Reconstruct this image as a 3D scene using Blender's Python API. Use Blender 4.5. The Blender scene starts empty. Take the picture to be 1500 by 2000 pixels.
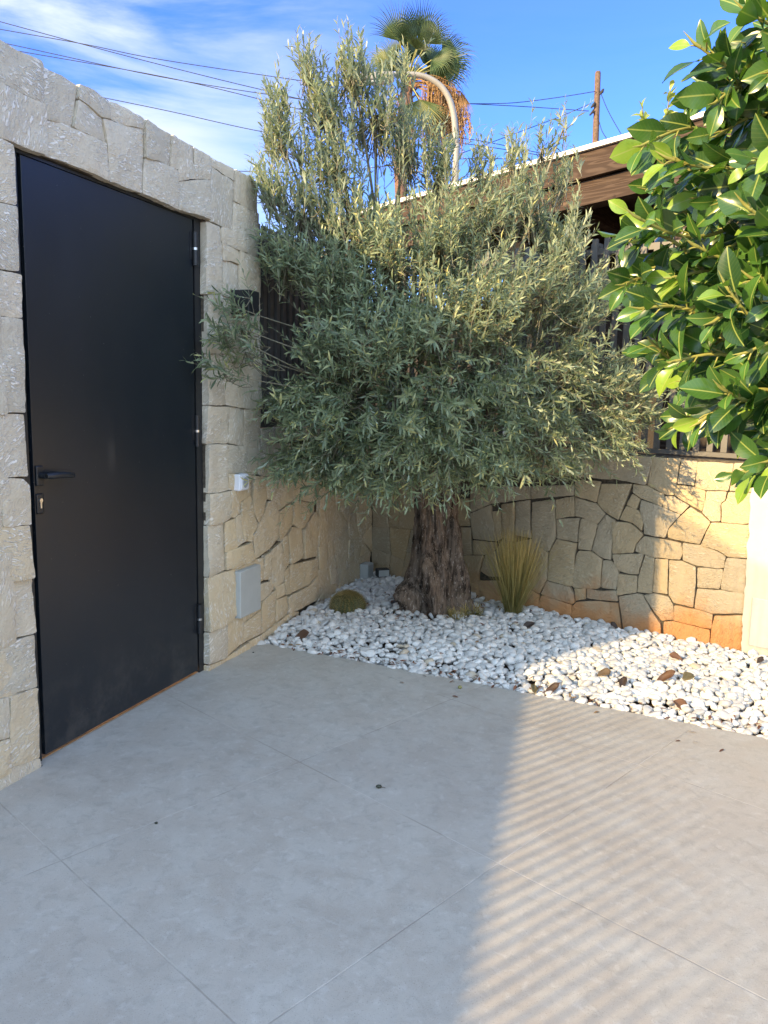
import bpy, bmesh, math, random
import numpy as np
from mathutils import Vector, Matrix, noise
from mathutils.geometry import delaunay_2d_cdt

scene = bpy.context.scene
COL = scene.collection
R = math.radians
random.seed(7)
RNG = np.random.default_rng(11)

# ---------------------------------------------------------------- camera
cam_data = bpy.data.cameras.new('camera')
cam = bpy.data.objects.new('camera', cam_data)
COL.objects.link(cam)
cam_data.lens = 27.72
cam_data.sensor_width = 36
cam_data.clip_start = 0.05
cam_data.clip_end = 2000
_p, _r = R(8.3), R(-1.27)
_f = Vector((0, math.cos(_p), -math.sin(_p)))
_rt = Vector((1, 0, 0))
_dn = -_rt.cross(_f)
_r2 = math.cos(_r) * _rt + math.sin(_r) * _dn
_d2 = -math.sin(_r) * _rt + math.cos(_r) * _dn
m = Matrix((_r2, -_d2, -_f)).transposed().to_4x4()
m.translation = Vector((0, 0, 1.5))
cam.matrix_world = m
scene.camera = cam

# ---------------------------------------------------------------- light
SUN_TRAVEL = 53.0          # compass azimuth the light travels towards
SUN_EL = 20.0
SKY_STRENGTH = 0.15
scene.view_settings.view_transform = 'Standard'
scene.view_settings.look = 'None'
scene.view_settings.exposure = 2.12
scene.view_settings.gamma = 1.0

sun_data = bpy.data.lights.new('sun', 'SUN')
sun_data.energy = 2.9
sun_data.angle = R(0.70)
sun_data.color = (1.0, 0.715, 0.36)
sun = bpy.data.objects.new('sun', sun_data)
COL.objects.link(sun)
_d = Vector((math.sin(R(SUN_TRAVEL)) * math.cos(R(SUN_EL)), math.cos(R(SUN_TRAVEL)) * math.cos(R(SUN_EL)), -math.sin(R(SUN_EL))))
sun.rotation_euler = _d.to_track_quat('-Z', 'Y').to_euler()
sun.location = (-8, -8, 8)

world = bpy.data.worlds.new('World')
scene.world = world
world.use_nodes = True
def build_world():
    nt = world.node_tree
    N, L = nt.nodes, nt.links
    bg = N['Background']
    sky = N.new('ShaderNodeTexSky')
    sky.sky_type = 'NISHITA'
    sky.sun_disc = False
    sky.sun_elevation = R(SUN_EL)
    sky.sun_rotation = R(SUN_TRAVEL + 180)
    sky.air_density = 1.0
    sky.dust_density = 0.4
    sky.ozone_density = 1.6
    hs = N.new('ShaderNodeHueSaturation')
    hs.inputs['Saturation'].default_value = 1.22
    hs.inputs['Hue'].default_value = 0.515
    L.new(sky.outputs[0], hs.inputs['Color'])
    tc = N.new('ShaderNodeTexCoord')
    mp = N.new('ShaderNodeMapping')
    mp.inputs['Rotation'].default_value = (0, R(-14), R(25))
    mp.inputs['Scale'].default_value = (1.3, 1.3, 5.6)
    L.new(tc.outputs['Generated'], mp.inputs['Vector'])
    n1 = N.new('ShaderNodeTexNoise')
    n1.inputs['Scale'].default_value = 2.4
    n1.inputs['Detail'].default_value = 9
    n1.inputs['Roughness'].default_value = 0.58
    n1.inputs['Distortion'].default_value = 0.5
    L.new(mp.outputs[0], n1.inputs['Vector'])
    cr = N.new('ShaderNodeMapRange')
    cr.interpolation_type = 'SMOOTHSTEP'
    cr.inputs['From Min'].default_value = 0.27
    cr.inputs['From Max'].default_value = 0.63
    L.new(n1.outputs['Fac'], cr.inputs['Value'])
    # the cirrus bank lies to the west (left) of the place
    sep = N.new('ShaderNodeSeparateXYZ')
    L.new(tc.outputs['Generated'], sep.inputs[0])
    at = N.new('ShaderNodeMath'); at.operation = 'ARCTAN2'
    L.new(sep.outputs['X'], at.inputs[0]); L.new(sep.outputs['Y'], at.inputs[1])
    mk = N.new('ShaderNodeMapRange'); mk.interpolation_type = 'SMOOTHSTEP'
    mk.inputs['From Min'].default_value = R(4)
    mk.inputs['From Max'].default_value = R(-20)
    mk.inputs['To Min'].default_value = 0.03
    mk.inputs['To Max'].default_value = 0.95
    L.new(at.outputs[0], mk.inputs['Value'])
    mu = N.new('ShaderNodeMath'); mu.operation = 'MULTIPLY'
    L.new(cr.outputs[0], mu.inputs[0]); L.new(mk.outputs[0], mu.inputs[1])
    mx = N.new('ShaderNodeMixRGB')
    mx.inputs['Color2'].default_value = (1.6, 1.75, 1.9, 1)
    L.new(mu.outputs[0], mx.inputs['Fac'])
    tn = N.new('ShaderNodeMixRGB'); tn.blend_type = 'MULTIPLY'; tn.inputs['Fac'].default_value = 1
    tn.inputs['Color2'].default_value = (.285, .405, .71, 1)
    L.new(hs.outputs[0], tn.inputs['Color1'])
    L.new(tn.outputs[0], mx.inputs['Color1'])
    # bright broken cloud deck added behind, out of view, to brighten the shade
    bk = N.new('ShaderNodeMapRange'); bk.interpolation_type = 'SMOOTHSTEP'
    bk.inputs['From Min'].default_value = .10
    bk.inputs['From Max'].default_value = -.45
    L.new(sep.outputs['Y'], bk.inputs['Value'])
    c2 = N.new('ShaderNodeMapRange'); c2.interpolation_type = 'SMOOTHSTEP'
    c2.inputs['From Min'].default_value = .28
    c2.inputs['From Max'].default_value = .58
    L.new(n1.outputs['Fac'], c2.inputs['Value'])
    m2 = N.new('ShaderNodeMath'); m2.operation = 'MULTIPLY'
    L.new(bk.outputs[0], m2.inputs[0]); L.new(c2.outputs[0], m2.inputs[1])
    mx2 = N.new('ShaderNodeMixRGB')
    mx2.inputs['Color2'].default_value = (2.75, 3.62, 4.5, 1)
    L.new(m2.outputs[0], mx2.inputs['Fac'])
    L.new(mx.outputs[0], mx2.inputs['Color1'])
    L.new(mx2.outputs[0], bg.inputs['Color'])
    bg.inputs['Strength'].default_value = SKY_STRENGTH
build_world()

# ---------------------------------------------------------------- helpers
def tag(o, label=None, cat=None, group=None, kind=None):
    if label: o['label'] = label
    if cat: o['category'] = cat
    if group: o['group'] = group
    if kind: o['kind'] = kind
    return o

def thing(name, label, cat, loc=(0, 0, 0), rotz=0.0, group=None):
    o = bpy.data.objects.new(name, None)
    o.empty_display_size = 0.1
    COL.objects.link(o)
    o.location = loc
    o.rotation_euler = (0, 0, rotz)
    return tag(o, label, cat, group)

class MB:
    """collects geometry and links it as one mesh object"""
    def __init__(self):
        self.v, self.f, self.s, self.a = [], [], [], []
    def add(self, verts, faces, smooth=False, att=0.5):
        b = len(self.v)
        self.v.extend([tuple(x) for x in verts])
        self.a.extend([att] * len(verts))
        self.f.extend([tuple(b + i for i in f) for f in faces])
        self.s.extend([smooth] * len(faces))
    def box(self, lo, hi, mat=None, att=0.5):
        (a, b, c), (d, e, g) = lo, hi
        vs = [(a,b,c),(d,b,c),(d,e,c),(a,e,c),(a,b,g),(d,b,g),(d,e,g),(a,e,g)]
        if mat is not None: vs = [tuple(mat @ Vector(x)) for x in vs]
        self.add(vs, [(0,3,2,1),(4,5,6,7),(0,1,5,4),(1,2,6,5),(2,3,7,6),(3,0,4,7)], False, att)
    def bbox(self, lo, hi, bev=0.004, seg=2, mat=None):
        bm = bmesh.new()
        bmesh.ops.create_cube(bm, size=1)
        sx, sy, sz = [hi[i]-lo[i] for i in range(3)]
        for v in bm.verts:
            v.co = Vector(((v.co.x+.5)*sx+lo[0], (v.co.y+.5)*sy+lo[1], (v.co.z+.5)*sz+lo[2]))
        bmesh.ops.bevel(bm, geom=bm.edges[:], offset=bev, segments=seg, profile=.5, affect='EDGES')
        bm.verts.index_update()
        vs = [v.co.copy() for v in bm.verts]
        if mat is not None: vs = [mat @ v for v in vs]
        self.add(vs, [[v.index for v in f.verts] for f in bm.faces], False)
        bm.free()
    def tube(self, pts, rad, n=8, cap=True, att=0.5):
        pts = [Vector(p) for p in pts]
        k = len(pts)
        if not hasattr(rad, '__len__'): rad = [rad]*k
        vs, fs = [], []
        prev = None
        for i in range(k):
            t = (pts[min(i+1,k-1)] - pts[max(i-1,0)])
            if t.length < 1e-9: t = Vector((0,0,1))
            t.normalize()
            if prev is None:
                u = t.orthogonal().normalized()
            else:
                u = prev - t*prev.dot(t)
                u = u.normalized() if u.length > 1e-6 else t.orthogonal().normalized()
            prev = u
            w = t.cross(u)
            for j in range(n):
                a = 2*math.pi*j/n
                vs.append(pts[i] + (u*math.cos(a)+w*math.sin(a))*rad[i])
        for i in range(k-1):
            for j in range(n):
                fs.append((i*n+j, i*n+(j+1)%n, (i+1)*n+(j+1)%n, (i+1)*n+j))
        self.add(vs, fs, True, att)
        if cap:
            self.add(vs[:n], [tuple(reversed(range(n)))], False, att)
            self.add(vs[-n:], [tuple(range(n))], False, att)
    def lathe(self, prof, n=24, center=(0,0,0), axis='Z', att=0.5):
        vs, fs = [], []
        for (r, z) in prof:
            for j in range(n):
                a = 2*math.pi*j/n
                p = (r*math.cos(a), r*math.sin(a), z)
                if axis == 'Y': p = (p[0], -p[2], p[1])
                vs.append((p[0]+center[0], p[1]+center[1], p[2]+center[2]))
        for i in range(len(prof)-1):
            for j in range(n):
                fs.append((i*n+j, i*n+(j+1)%n, (i+1)*n+(j+1)%n, (i+1)*n+j))
        self.add(vs, fs, True, att)
    def build(self, name, mat, parent=None, attr=False):
        me = bpy.data.meshes.new(name)
        me.from_pydata(self.v, [], self.f)
        me.polygons.foreach_set('use_smooth', self.s)
        if attr:
            at = me.attributes.new('tint', 'FLOAT', 'POINT')
            at.data.foreach_set('value', self.a)
        me.materials.append(mat)
        o = bpy.data.objects.new(name, me)
        COL.objects.link(o)
        if parent: o.parent = parent
        return o

def np_mesh(name, mat, verts, faces, parent=None, smooth=True, tint=None, uv=None):
    """verts (N,3), faces (M,k) of one size or a list of such arrays"""
    me = bpy.data.meshes.new(name)
    if not isinstance(faces, list): faces = [faces]
    me.vertices.add(len(verts))
    me.vertices.foreach_set('co', np.asarray(verts, dtype=np.float32).ravel())
    idx = np.concatenate([f.ravel() for f in faces])
    tot = np.concatenate([np.full(len(f), f.shape[1]) for f in faces])
    start = np.concatenate([[0], np.cumsum(tot)[:-1]])
    me.loops.add(len(idx))
    me.loops.foreach_set('vertex_index', idx.astype(np.int32))
    me.polygons.add(len(tot))
    me.polygons.foreach_set('loop_start', start.astype(np.int32))
    me.polygons.foreach_set('use_smooth', np.full(len(tot), smooth))
    me.update(calc_edges=True)
    if tint is not None:
        a = me.attributes.new('tint', 'FLOAT', 'POINT')
        a.data.foreach_set('value', np.asarray(tint, dtype=np.float32))
    if uv is not None:
        u = me.uv_layers.new(name='uv')
        u.data.foreach_set('uv', np.asarray(uv, dtype=np.float32)[idx].ravel())
    me.materials.append(mat)
    me.validate()
    o = bpy.data.objects.new(name, me)
    COL.objects.link(o)
    if parent: o.parent = parent
    return o

# ---------------------------------------------------------------- materials
class NT:
    def __init__(self, name):
        self.m = bpy.data.materials.new(name)
        self.m.use_nodes = True
        self.t = self.m.node_tree
        self.b = self.t.nodes['Principled BSDF']
        self.out = self.t.nodes['Material Output']
    def n(self, typ, **kw):
        o = self.t.nodes.new(typ)
        for k, v in kw.items(): setattr(o, k, v)
        return o
    def l(self, a, b): self.t.links.new(a, b)
    def val(self, sock, v):
        if hasattr(v, 'is_output'): self.l(v, sock)
        else: sock.default_value = v
    def noise(self, vec, scale, detail=4, rough=.55, dist=0):
        o = self.n('ShaderNodeTexNoise')
        o.inputs['Scale'].default_value = scale
        o.inputs['Detail'].default_value = detail
        o.inputs['Roughness'].default_value = rough
        o.inputs['Distortion'].default_value = dist
        if vec is not None: self.l(vec, o.inputs['Vector'])
        return o.outputs['Fac']
    def vor(self, vec, scale, feature='F1'):
        o = self.n('ShaderNodeTexVoronoi'); o.feature = feature
        o.inputs['Scale'].default_value = scale
        if vec is not None: self.l(vec, o.inputs['Vector'])
        return o.outputs['Distance']
    def rng(self, v, a, b, c=0., d=1., smooth=True):
        o = self.n('ShaderNodeMapRange')
        if smooth: o.interpolation_type = 'SMOOTHSTEP'
        self.val(o.inputs['Value'], v)
        for k, x in zip(('From Min','From Max','To Min','To Max'), (a,b,c,d)): self.val(o.inputs[k], x)
        return o.outputs[0]
    def math(self, op, a, b=0.):
        o = self.n('ShaderNodeMath', operation=op)
        self.val(o.inputs[0], a); self.val(o.inputs[1], b)
        return o.outputs[0]
    def mix(self, f, a, b, mode='MIX'):
        o = self.n('ShaderNodeMixRGB', blend_type=mode)
        self.val(o.inputs['Fac'], f)
        for k, x in (('Color1',a),('Color2',b)):
            if hasattr(x, 'is_output'): self.l(x, o.inputs[k])
            elif hasattr(x, '__len__'): o.inputs[k].default_value = (*x[:3], 1)
            else: o.inputs[k].default_value = (x, x, x, 1)
        return o.outputs[0]
    def obj(self): return self.n('ShaderNodeTexCoord').outputs['Object']
    def uv(self): return self.n('ShaderNodeTexCoord').outputs['UV']
    def geo(self): return self.n('ShaderNodeNewGeometry').outputs['Position']
    def map(self, vec, scale=(1,1,1), rot=(0,0,0), loc=(0,0,0)):
        o = self.n('ShaderNodeMapping')
        o.inputs['Scale'].default_value = scale
        o.inputs['Rotation'].default_value = rot
        o.inputs['Location'].default_value = loc
        self.l(vec, o.inputs['Vector'])
        return o.outputs[0]
    def attr(self, name='tint'):
        o = self.n('ShaderNodeAttribute'); o.attribute_name = name
        return o.outputs['Fac']
    def bump(self, h, strength=.3, dist=.01):
        o = self.n('ShaderNodeBump')
        o.inputs['Strength'].default_value = strength
        o.inputs['Distance'].default_value = dist
        self.l(h, o.inputs['Height'])
        self.l(o.outputs[0], self.b.inputs['Normal'])
    def color(self, c):
        if hasattr(c, 'is_output'): self.l(c, self.b.inputs['Base Color'])
        else: self.b.inputs['Base Color'].default_value = (*c[:3], 1)
    def set(self, rough=.6, metal=0., spec=.5):
        self.val(self.b.inputs['Roughness'], rough)
        self.b.inputs['Metallic'].default_value = metal
        self.b.inputs['Specular IOR Level'].default_value = spec

def simple(name, col, rough=.5, metal=0., spec=.5, var=.12, scale=30, bump=.05):
    t = NT(name)
    ns = t.noise(t.obj(), scale, 5, .6)
    t.color(t.mix(t.rng(ns, .3, .7), [c*(1-var) for c in col], [min(1, c*(1+var)) for c in col]))
    t.set(rough, metal, spec)
    if bump: t.bump(ns, bump, .003)
    return t.m

def mat_stone(name, base, pale, stain=0.0, marks=1.0):
    t = NT(name)
    uv, ob = t.uv(), t.obj()
    low = t.noise(uv, 5, 4, .6)
    tint = t.attr()
    c = t.mix(low, [x*.84 for x in base], [x*1.12 for x in base])
    warm = t.mix(t.rng(tint, .35, .9), c, (base[0]*1.08, base[1]*.98, base[2]*.80))
    c = t.mix(t.rng(tint, .0, .25), t.mix(.5, c, (base[0]*.70, base[1]*.73, base[2]*.76)), warm)
    fine = t.noise(uv, 90, 6, .65)
    c = t.mix(t.rng(fine, .25, .75, .0, .35), c, [x*.72 for x in base])
    # chisel marks: short pale strokes in patches
    s1 = t.rng(t.noise(t.map(uv, (30, 105, 1), (0,0,.5)), 1, 1.2, .5, 1.0), .54, .62)
    s2 = t.rng(t.noise(t.map(uv, (26, 95, 1), (0,0,2.2), (3.3,1.7,0)), 1, 1.2, .5, 1.0), .54, .62)
    patch = t.rng(t.noise(t.map(uv, (1,1,1), (0,0,0), (7,3,0)), 7, 3, .6), .36, .56)
    patch2 = t.rng(t.noise(t.map(uv, (1,1,1), (0,0,0), (1,9,0)), 6, 3, .6), .45, .62)
    st = t.math('MULTIPLY', t.mix(patch2, s1, s2), patch)
    c = t.mix(t.math('MULTIPLY', st, .7*marks), c, pale)
    if stain:
        sx = t.n('ShaderNodeSeparateXYZ'); t.l(ob, sx.inputs[0])
        nz = t.noise(ob, 3.2, 4, .6)
        hgt = t.math('SUBTRACT', sx.outputs['Z'], t.math('MULTIPLY', nz, .62))
        sf = t.math('MULTIPLY', t.rng(hgt, .02, -.24, 0, stain), t.rng(sx.outputs['X'], .8, 1.5, .12, 1.))
        c = t.mix(sf, c, (.52, .24, .09))
    t.color(c)
    t.set(.88, 0, .25)
    rg = t.noise(uv, 26, 8, .68, .4)
    h = t.math('ADD', t.math('MULTIPLY', rg, .8), t.math('MULTIPLY', st, .3))
    t.bump(h, .9, .016)
    return t.m

M = {}
M['stone_left'] = mat_stone('split limestone grey', (.62, .555, .435), (.90, .87, .81), .12, 1.0)
M['stone_back'] = mat_stone('split limestone tan', (.44, .37, .26), (.70, .63, .48), .9, .5)
M['joint'] = simple('dark joint mortar', (.075, .062, .045), .95, var=.4, scale=60)
M['core'] = simple('wall core render', (.40, .36, .28), .95)
M['plaster'] = simple('white wall render', (.50, .47, .405), .9, var=.06, scale=8, bump=.25)
M['black_metal'] = simple('black powder coated steel', (.014, .016, .019), .42, .0, .5, .12, 300, .03)
M['door_metal'] = simple('black satin door sheet', (.0085, .0125, .0185), .36, .0, .5, .10, 5, .0)
def mat_door():
    t = NT('black satin door sheet')
    o = t.obj()
    c = (.0085, .0125, .0185)
    dust = t.rng(t.noise(o, 95, 1, .4), .775, .79, 0, .35)
    sx = t.n('ShaderNodeSeparateXYZ'); t.l(o, sx.inputs[0])
    # grime kicked up near the threshold and one pale rub mark
    low = t.math('MULTIPLY', t.rng(sx.outputs['Z'], .45, .03, 0, 1), t.rng(t.noise(o, 9, 6, .7), .4, .75, 0, .22))
    rub = t.math('MULTIPLY', t.rng(t.math('ABSOLUTE', t.math('SUBTRACT', sx.outputs['X'], .50)), .035, .005), t.rng(t.math('ABSOLUTE', t.math('SUBTRACT', sx.outputs['Z'], 1.22)), .10, .02, 0, .10))
    cc = t.mix(dust, c, (.30, .29, .27))
    cc = t.mix(t.math('ADD', low, rub), cc, (.16, .145, .125))
    t.color(cc)
    t.set(t.rng(t.noise(t.map(o, (2.2, 2.2, 1.1)), 1, 6, .65), .3, .7, .31, .43), 0, .5)
    t.bump(t.noise(o, 2.2, 2, .5), .06, .02)
    return t.m
M['door_metal'] = mat_door()
M['gap_black'] = simple('unlit frame rebate', (.006, .008, .014), .5)
M['slat'] = simple('anthracite slat coating', (.10, .096, .09), .5, 0., .4, .15, 6, .03)
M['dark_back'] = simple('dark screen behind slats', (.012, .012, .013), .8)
M['steel'] = simple('brushed steel', (.6, .6, .6), .3, 1., var=.1)
M['grey_plastic'] = simple('grey plastic', (.42, .44, .43), .5, var=.04, scale=10)
M['white_plastic'] = simple('white plastic', (.74, .76, .82), .4, var=.03, scale=10)
M['dial'] = simple('grey dial', (.36, .38, .40), .4)
M['lamp_grey'] = simple('grey painted steel', (.25, .245, .225), .5, var=.08, scale=5)
M['wire'] = simple('black cable', (.02, .021, .024), .7)
M['pole'] = simple('weathered timber', (.13, .085, .06), .9, var=.35, scale=14, bump=.3)
M['flash'] = simple('white roof flashing', (.80, .79, .76), .5, var=.03)
M['shade_boards'] = simple('boards darkened as porch shade', (.022, .016, .013), .8, var=.3)  # near black puts the shade inside the porch into the colour
M['soil'] = simple('dark red soil', (.07, .045, .032), .95, var=.4, scale=40, bump=.4)
M['earth'] = simple('outside ground', (.38, .25, .15), .95, var=.25, scale=3, bump=.2)
M['sill'] = simple('terracotta threshold', (.46, .24, .10), .8, var=.25, scale=25)
M['beetle'] = simple('dark shell', (.03, .035, .02), .4)
M['fruit'] = simple('olive fruit skin', (.22, .21, .07), .45)

def mat_paving():
    t = NT('porcelain paving')
    p = t.geo()
    g = t.map(p, (1, 1, 1), (0, 0, 0))
    mp = t.n('ShaderNodeMapping'); mp.vector_type = 'TEXTURE'
    mp.inputs['Location'].default_value = (.399, 2.386, 0)
    mp.inputs['Rotation'].default_value = (0, 0, R(90 - 43.46))
    t.l(p, mp.inputs['Vector'])
    s = t.n('ShaderNodeSeparateXYZ'); t.l(mp.outputs[0], s.inputs[0])
    def joint(x):
        a = t.math('ABSOLUTE', t.math('SUBTRACT', t.math('FRACT', t.math('ADD', x, .5)), .5))
        return a
    dx, dy = joint(s.outputs['X']), joint(s.outputs['Y'])
    d = t.math('MINIMUM', dx, dy)
    j = t.rng(d, .0035, .0012)
    j2 = t.math('MULTIPLY', j, t.rng(t.noise(p, 2.2, 3, .6), .32, .55, .35, 1.))
    big = t.noise(p, 1.1, 5, .62, .3)
    mid = t.noise(p, 5.5, 6, .66, .5)
    c = t.mix(t.rng(big, .3, .7), (.385, .350, .300), (.455, .422, .368))
    c = t.mix(t.rng(mid, .35, .7, 0, .6), c, (.49, .48, .435))
    fm = t.noise(t.map(p, (1, 1, 1), (0, 0, .4), (3, 8, 0)), 17, 7, .72, .6)
    c = t.mix(t.rng(fm, .46, .68, 0, .5), c, (.31, .295, .26))
    fm2 = t.noise(t.map(p, (1, 1, 1), (0, 0, .9), (13, 5, 0)), 24, 6, .7, .4)
    c = t.mix(t.rng(fm2, .52, .7, 0, .45), c, (.56, .55, .51))
    # each slab slightly its own tone
    wn = t.n('ShaderNodeTexWhiteNoise'); wn.noise_dimensions = '2D'
    fl = t.n('ShaderNodeVectorMath', operation='FLOOR')
    t.l(mp.outputs[0], fl.inputs[0])
    t.l(fl.outputs[0], wn.inputs['Vector'])
    c = t.mix(t.rng(wn.outputs['Value'], 0, 1, .0, .16, False), c, (.33, .31, .285))
    sp = t.noise(p, 260, 2, .6)
    c = t.mix(t.rng(sp, .60, .70, 0, .65), c, (.20, .185, .165))
    sp2 = t.noise(t.map(p, (1, 1, 1), (0, 0, 0), (4, 4, 0)), 210, 2, .6)
    c = t.mix(t.rng(sp2, .64, .72, 0, .4), c, (.60, .585, .56))
    stain = t.rng(t.noise(t.map(p, (1,1,1), (0,0,0), (9,2,0)), 3.3, 5, .7, .8), .6, .78, 0, .22)
    c = t.mix(stain, c, (.27, .235, .195))
    jc = t.mix(t.rng(t.noise(p, 3.1, 2, .5), .45, .56), (.58, .55, .50), (.19, .165, .14))
    c = t.mix(t.math('MULTIPLY', j2, .42), c, jc)
    t.color(c)
    t.set(t.rng(mid, .3, .7, .58, .72), 0, .4)
    h = t.math('SUBTRACT', t.math('MULTIPLY', t.noise(p, 60, 6, .75), .7), t.math('MULTIPLY', j, 1.0))
    t.bump(h, .35, .003)
    return t.m
M['paving'] = mat_paving()

def mat_pebble():
    t = NT('white marble pebbles')
    tint = t.attr()
    p = t.geo()
    c = t.mix(t.rng(tint, 0, 1), (.51, .50, .48), (.75, .735, .705))
    c = t.mix(t.rng(tint, .965, .985), c, (.52, .44, .33))
    v = t.rng(t.noise(p, 55, 5, .65, 1.2), .5, .68, 0, .5)
    c = t.mix(v, c, (.42, .42, .43))
    t.color(c); t.set(.62, 0, .35)
    t.bump(t.noise(p, 160, 4, .6), .18, .003)
    return t.m
M['pebble'] = mat_pebble()

def mat_leaf(name, lo, hi, tip, under, rough, trans, transcol, spec=.5, midrib=None):
    t = NT(name)
    tint = t.attr()
    c = t.mix(t.rng(tint, .05, .75), lo, hi)
    c = t.mix(t.rng(tint, .8, 1.), c, tip)
    if midrib:
        s = t.n('ShaderNodeSeparateXYZ'); t.l(t.uv(), s.inputs[0])
        e = t.math('ABSOLUTE', t.math('SUBTRACT', s.outputs['X'], .5))
        c = t.mix(t.rng(e, .040, .014, 0, .85), c, midrib)
        w = t.n('ShaderNodeTexWave'); w.wave_type = 'BANDS'; w.bands_direction = 'Y'
        w.inputs['Scale'].default_value = 3.2
        w.inputs['Distortion'].default_value = .6
        sl = t.n('ShaderNodeCombineXYZ')
        t.l(e, sl.inputs[0])
        t.l(t.math('SUBTRACT', s.outputs['Y'], t.math('MULTIPLY', e, .5)), sl.inputs[1])
        t.l(sl.outputs[0], w.inputs['Vector'])
        c = t.mix(t.rng(w.outputs['Fac'], .8, 1., 0, .06), c, midrib)
        c = t.mix(t.rng(t.noise(t.geo(), 45, 4, .6), .55, .8, 0, .3), c, [x*.55 for x in lo])
    g = t.n('ShaderNodeNewGeometry')
    c2 = t.mix(g.outputs['Backfacing'], c, t.mix(.6, c, under))
    t.color(c2); t.set(rough, 0, spec)
    tr = t.n('ShaderNodeBsdfTranslucent')
    t.l(t.mix(1., c2, transcol, 'MULTIPLY'), tr.inputs['Color'])
    mx = t.n('ShaderNodeMixShader')
    mx.inputs['Fac'].default_value = trans
    t.l(t.b.outputs[0], mx.inputs[1]); t.l(tr.outputs[0], mx.inputs[2])
    t.l(mx.outputs[0], t.out.inputs['Surface'])
    return t.m
M['olive_leaf'] = mat_leaf('olive leaves', (.105, .15, .095), (.26, .31, .18), (.48, .47, .21), (.38, .43, .36), .45, .25, (1.5, 1.55, .85), .45)
M['ficus_leaf'] = mat_leaf('rubber fig leaves', (.020, .056, .014), (.058, .140, .026), (.19, .30, .035), (.075, .15, .035), .25, .2, (1.8, 2.0, .6), .55, (.26, .31, .08))
M['palm_leaf'] = mat_leaf('palm fronds', (.035, .070, .025), (.075, .12, .04), (.19, .20, .06), (.12, .16, .07), .5, .2, (1.4, 1.6, .8))
M['dead_palm'] = mat_leaf('dry palm fronds', (.26, .145, .06), (.40, .24, .10), (.46, .30, .13), (.36, .22, .1), .8, .15, (1.2, 1., .7))
M['young_leaf'] = mat_leaf('young yellow leaves', (.16, .22, .05), (.30, .36, .09), (.42, .44, .14), (.3, .34, .12), .5, .3, (1.5, 1.6, .7))
M['dead_leaf'] = mat_leaf('dead brown leaves', (.045, .028, .02), (.16, .075, .035), (.13, .11, .05), (.12, .07, .04), .6, .05, (1, .8, .6))
M['litter'] = mat_leaf('leaf litter', (.09, .035, .02), (.21, .085, .045), (.30, .19, .08), (.2, .1, .06), .7, .05, (1, .8, .6))
M['grass_blade'] = mat_leaf('feather grass', (.15, .14, .04), (.42, .33, .11), (.76, .56, .22), (.25, .22, .08), .6, .2, (1.3, 1.2, .7))
M['twig'] = simple('olive twigs', (.20, .185, .13), .8, var=.2)
M['fig_stem'] = simple('yellow green fig stems', (.26, .26, .07), .5, var=.2)
M['fig_bark'] = simple('fig bark', (.24, .20, .13), .85, var=.3, bump=.3)
M['petiole'] = simple('palm petioles', (.26, .27, .10), .6)
M['cactus_skin'] = simple('cactus skin', (.075, .085, .028), .6)
M['spine'] = simple('golden spines', (.30, .225, .08), .5, var=.3)
M['palm_bark'] = simple('palm trunk fibre', (.15, .085, .06), .95, var=.4, scale=20, bump=.4)

def mat_bark():
    t = NT('olive bark')
    o = t.obj()
    fis = t.noise(t.map(o, (30, 30, 5.)), 1, 8, .72, .7)
    lo = t.noise(o, 5, 4, .6)
    c = t.mix(t.rng(fis, .38, .62), (.020, .014, .010), (.215, .160, .122))
    c = t.mix(t.rng(lo, .42, .7, 0, .55), c, (.27, .205, .15))
    c = t.mix(t.rng(t.noise(t.map(o, (90, 90, 30)), 1, 4, .7), .57, .66, 0, .75), c, (.46, .40, .34))
    t.color(c); t.set(.92, 0, .2)
    t.bump(t.math('ADD', fis, t.math('MULTIPLY', t.noise(o, 70, 6, .7), .4)), 1.0, .02)
    return t.m
M['bark'] = mat_bark()

def mat_beam():
    t = NT('brown weathered boards')
    o = t.obj()
    fld = t.noise(t.map(o, (1.0, 1.0, 11.), (0, .08, 0)), 1, 2.5, .5, .3)
    wv = t.math('ADD', t.math('MULTIPLY', t.math('SINE', t.math('MULTIPLY', fld, 75.)), .5), .5)
    fib = t.noise(t.map(o, (3, 60, 90)), 1, 5, .6)
    c = t.mix(t.rng(wv, .2, 1., 0, .7), (.040, .025, .018), (.088, .060, .044))
    c = t.mix(t.rng(fib, .4, .7, 0, .4), c, (.045, .025, .017))
    c = t.mix(t.rng(t.noise(o, 3.5, 4, .7), .64, .74, 0, .6), c, (.26, .17, .11))
    t.color(c); t.set(.8, 0, .3)
    t.bump(t.math('ADD', wv, fib), .3, .005)
    return t.m
M['beam'] = mat_beam()

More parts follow.
